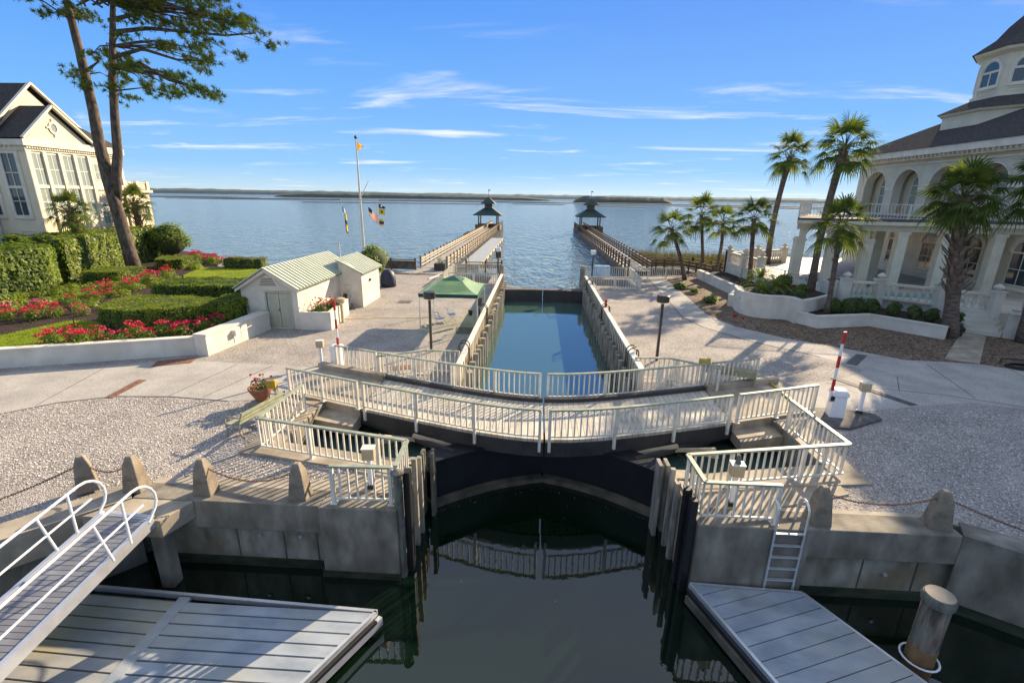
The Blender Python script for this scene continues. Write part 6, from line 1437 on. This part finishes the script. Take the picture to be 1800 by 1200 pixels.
# sago palm
t = thing('sago_palm', (15.4,32.6,1.36), 'spreading green sago palm filling the tall curved planter', 'sago palm')
b = B(); 
for cx_, cy_, hh in ((14.7,32.0,1.55),(15.9,32.6,1.75),(15.2,33.4,2.2)):
    for k in range(46):
        a = k*2.4; el = R(78-85*(k/46)); d_ = Vector((math.cos(a)*math.cos(el), math.sin(a)*math.cos(el), math.sin(el))); L_ = random.uniform(1.25,1.7); pts = [Vector((cx_,cy_,hh))+d_*L_*u-Vector((0,0,.55*L_*u*u)) for u in (0,.25,.5,.75,1)]
        b.tube(pts, .012, 3, cap=False)
        for j in range(16):
            u = .15+.83*j/15; i = min(3, int(u*4)); p = pts[i].lerp(pts[i+1], u*4-i); dd = (pts[i+1]-pts[i]).normalized(); s_ = dd.cross(Vector((0,0,1))).normalized()
            for sg in (-1,1): e = p+s_*sg*.20*(1-.6*u)+dd*.08+Vector((0,0,.03)); b.poly([p-dd*.014, p+dd*.014, e])
obj('fronds', b, 'leafy', t)
for x, y, z in ((14.6,32.0,1.6),(15.9,32.6,1.7),(15.1,33.4,2.0)): b = B(); b.tube([(x,y,1.2),(x,y,z)], .16, 8); obj('trunk', b, 'boot', t)

# roses
def rose_proto(seed, label, red='rose'):
    random.seed(seed); t = thing('rose_bush', (0,0,0), label, 'rose bush')
    b = leaves_in(B(), (0,0,.3), .42, 330, .05, .75, shell=.3); obj('foliage', b, 'leaf', t, local=True)
    b = B()
    for k in range(16):
        a = random.uniform(0, 2*PI); el = random.uniform(.1,1.5); d_ = Vector((math.cos(a)*math.cos(el), math.sin(a)*math.cos(el), math.sin(el))); p = Vector((0,0,.3))+Vector((d_.x*.46, d_.y*.46, d_.z*.38))
        for _ in range(random.choice((2,3,4,6))): blossoms(b, p+Vector((random.uniform(-.07,.07), random.uniform(-.07,.07), random.uniform(-.02,.05))), random.uniform(.028,.045), 3)
    obj('blossoms', b, red, t, local=True); return t
rows = {
 'red rose bush in the front bed along the low garden wall': ('roses in the front bed along the wall', [(-21.5,18.9),(-20.7,19.35),(-20.2,19.1),(-19.8,19.9),(-19.0,19.7),(-18.7,20.4),(-18.0,20.1),(-17.6,20.8),(-16.9,20.9),(-16.5,21.7),(-20.6,20.2),(-17.5,21.7),(-17.0,22.4),(-16.4,22.7),(-19.4,20.9),(-18.2,21.3),(-21.1,19.6),(-22.0,19.4)]),
 'red rose bush in the middle border climbing toward the pine': ('roses in the middle border', [(-28.5,26.9),(-28.2,28.2),(-27.6,28.9),(-28.6,29.8),(-28.0,30.8),(-28.9,31.9),(-28.6,33.2),(-29.3,34.3),(-29.5,36),(-30.4,37.4),(-29.4,30.6),(-27.3,27.5)]),
 'red rose bush in the left border below the yellowish shrubs': ('roses in the left border', [(-28.6,23.3),(-27.8,22.8),(-27.2,23.5),(-26.6,22.9),(-26.4,24.1),(-27.9,24.4),(-25.8,24.6),(-28.9,22.0),(-26.2,23.6)]),
 'red rose bush at the water edge beyond the lawn': ('roses by the water', [(-32.2,44.8),(-31.4,44.4),(-34.2,46.0),(-34.8,46.8),(-30.5,44.3),(-31.9,45.4),(-29.8,44.2)]),
 'red rose bush in the lower left corner border': ('roses in the corner border', [(-28.0,20.6),(-28.7,20.9),(-29.4,20.4)])}
protos = None
for lb, (gp, pts) in rows.items():
    lb0 = lb
    for i, (x, y) in enumerate(sorted(pts)):
        lb = lb0+', '+ORD[i]+' from the left'
        if protos is None:
            protos = [rose_proto(31, 'x'), rose_proto(32, 'x')]; fresh = list(protos)
        s_ = random.uniform(.8,1.2)*(1.35 if y > 30 else 1.0)
        if fresh: o = fresh.pop(); o.location = (x,y,.58); o['label'] = lb; o['group'] = gp
        else: o = dup(protos[i % 2], (x,y,.58), random.uniform(0,6), lb, gp, s_)
pp = rose_proto(33, 'pink rose bush at the left edge above the red roses', 'pink'); pp.location = (-29.3,24.2,.6); pp['group'] = 'pink roses'
dup(pp, (-28.3,25.0,.6), 1.0, 'pink rose bush just right of another under the tall hedge', 'pink roses'); dup(pp, (-25.0,24.2,.6), 2.0, 'small pink flowering bush beside the bronze garden stake', 'pink roses', .7)
b = B()
for x, y in scatter([(-33,26),(-28.8,26.2),(-28.9,33),(-33,32)], 55)+scatter([(-29.8,28),(-27.0,28),(-27.6,36),(-30.8,38)], 30)+scatter([(-24.5,25.5),(-22,26),(-25.3,29),(-28,26)], 16)+scatter([(-30,40),(-33,44),(-35,46),(-31,42)], 18)+scatter([(-30,19.2),(-28.6,19.5),(-29,20.3),(-30.5,20.2)], 12):
    leaves_in(b, (x,y,.75), .4, 120, .075, .8, up=.8)
tag(obj('ground_cover', b, 'leafy'), 'mixed leafy ground cover filling the garden borders', 'ground cover', kind='stuff')
t = thing('garden_stake', (-23.2,21.8,.6), 'thin bronze garden stake on the lawn edge by the roses', 'stake')
b = B(); b.tube([(-23.2,21.8,.5),(-23.2,21.8,1.55)], .02, 6); obj('stem', b, 'bronze', t); b = B(); b.cbox(-23.2,21.8,1.45,.14,.05,.25); obj('head', b, 'bronze', t)
b = B(); b.lathe(-27.8,20.6,[(.03,.6),(.03,.95),(.09,.96),(.07,1.03)],10); tag(obj('path_light', b, 'lampdark'), 'small dark path light in the lower left rose border', 'path light')
# marsh grass by the right shore
b = B()
for x, y in scatter([(12,57),(30,52.5),(34,62),(12,64)], 7000)+scatter([(17.8,50),(24,54),(23,58),(16,55)], 3000):
    h = random.uniform(.6,1.6); lx, ly = random.uniform(-.15,.15), random.uniform(-.15,.15); z = -1.3
    b.poly([(x-.03,y,z),(x+.03,y,z),(x+lx,y+ly,z+1.2+h)])
tag(obj('marsh_grass', b, 'marsh'), 'brown marsh grass standing in the shallows beyond the right palms', 'marsh grass', kind='stuff')
b = B(); b.prism([(12,55.5),(36,51),(60,60),(60,75),(12,66)], -3, -.95); struct('marsh_mud', b, 'mud')

# ---------------------------------------------------------------- HAZE over the water
hz = B(); hz.box(-5200,-120,-7,5200,5200,75)
hm = bpy.data.materials.new('haze'); hm.use_nodes = True; hn = hm.node_tree; hn.nodes.remove(hn.nodes['Principled BSDF'])
pv = hn.nodes.new('ShaderNodeVolumePrincipled'); pv.inputs['Color'].default_value = (.62,.80,1.0,1); pv.inputs['Density'].default_value = 0.00004; pv.inputs['Anisotropy'].default_value = .3
hn.links.new(pv.outputs[0], hn.nodes['Material Output'].inputs['Volume'])
tag(obj('haze', hz, hm), 'thin pale sea haze over the water', 'haze', kind='stuff')

b = B(); b.box(5.2,46.3,.0,8.4,47.0,.0+.01); 
b = B(); b.cbox(6.1,46.4,-.2,1.5,.5,1.25); tag(obj('deck_box', b, 'paleblue', bevel=.06), 'pale blue plastic deck box behind the far right railing', 'box')
t = thing('pier_lantern', (-3.9,46.2,0), 'dark square lantern on a post behind the far left pit', 'lantern')
b = B(); b.cbox(-3.9,46.2,0,.1,.1,1.8); obj('post', b, 'yellow' if False else 'wood', t); b = B(); b.cbox(-3.9,46.2,1.6,.5,.4,.6); b.cbox(-3.9,46.2,2.2,.12,.12,.35); obj('lantern_head', b, 'lampdark', t)

b = B()
for _ in range(22):
    x, y = random.uniform(-3,3.4), random.uniform(9,13.0); leafquad(b, Vector((x, y, W+.008)), Vector((0,0,1)), random.uniform(.008,.022))
for _ in range(60):
    x = random.uniform(-3.2,3.6); leafquad(b, Vector((x, 12.25+1.5*(1-abs(x-.2)/3.4)-random.uniform(.05,.2), W+.008)), Vector((0,0,1)), random.uniform(.006,.02))
tag(obj('floating_leaves', b, 'wbox'), 'small pale leaves and foam floating on the dark basin before the gate', 'leaves', kind='stuff')

t = thing('channel_marker', (-26.5,62,WL), 'thin pale T-shaped channel post standing in the water behind the shed', 'post')
b = B(); b.tube([(-25.3,60,-3),(-25.3,60,1.5)], .07, 6); obj('post', b, 'trim', t); b = B(); b.bar((-25.8,60,1.35),(-24.8,60,1.35),.08,.08); obj('crossbar', b, 'trim', t)
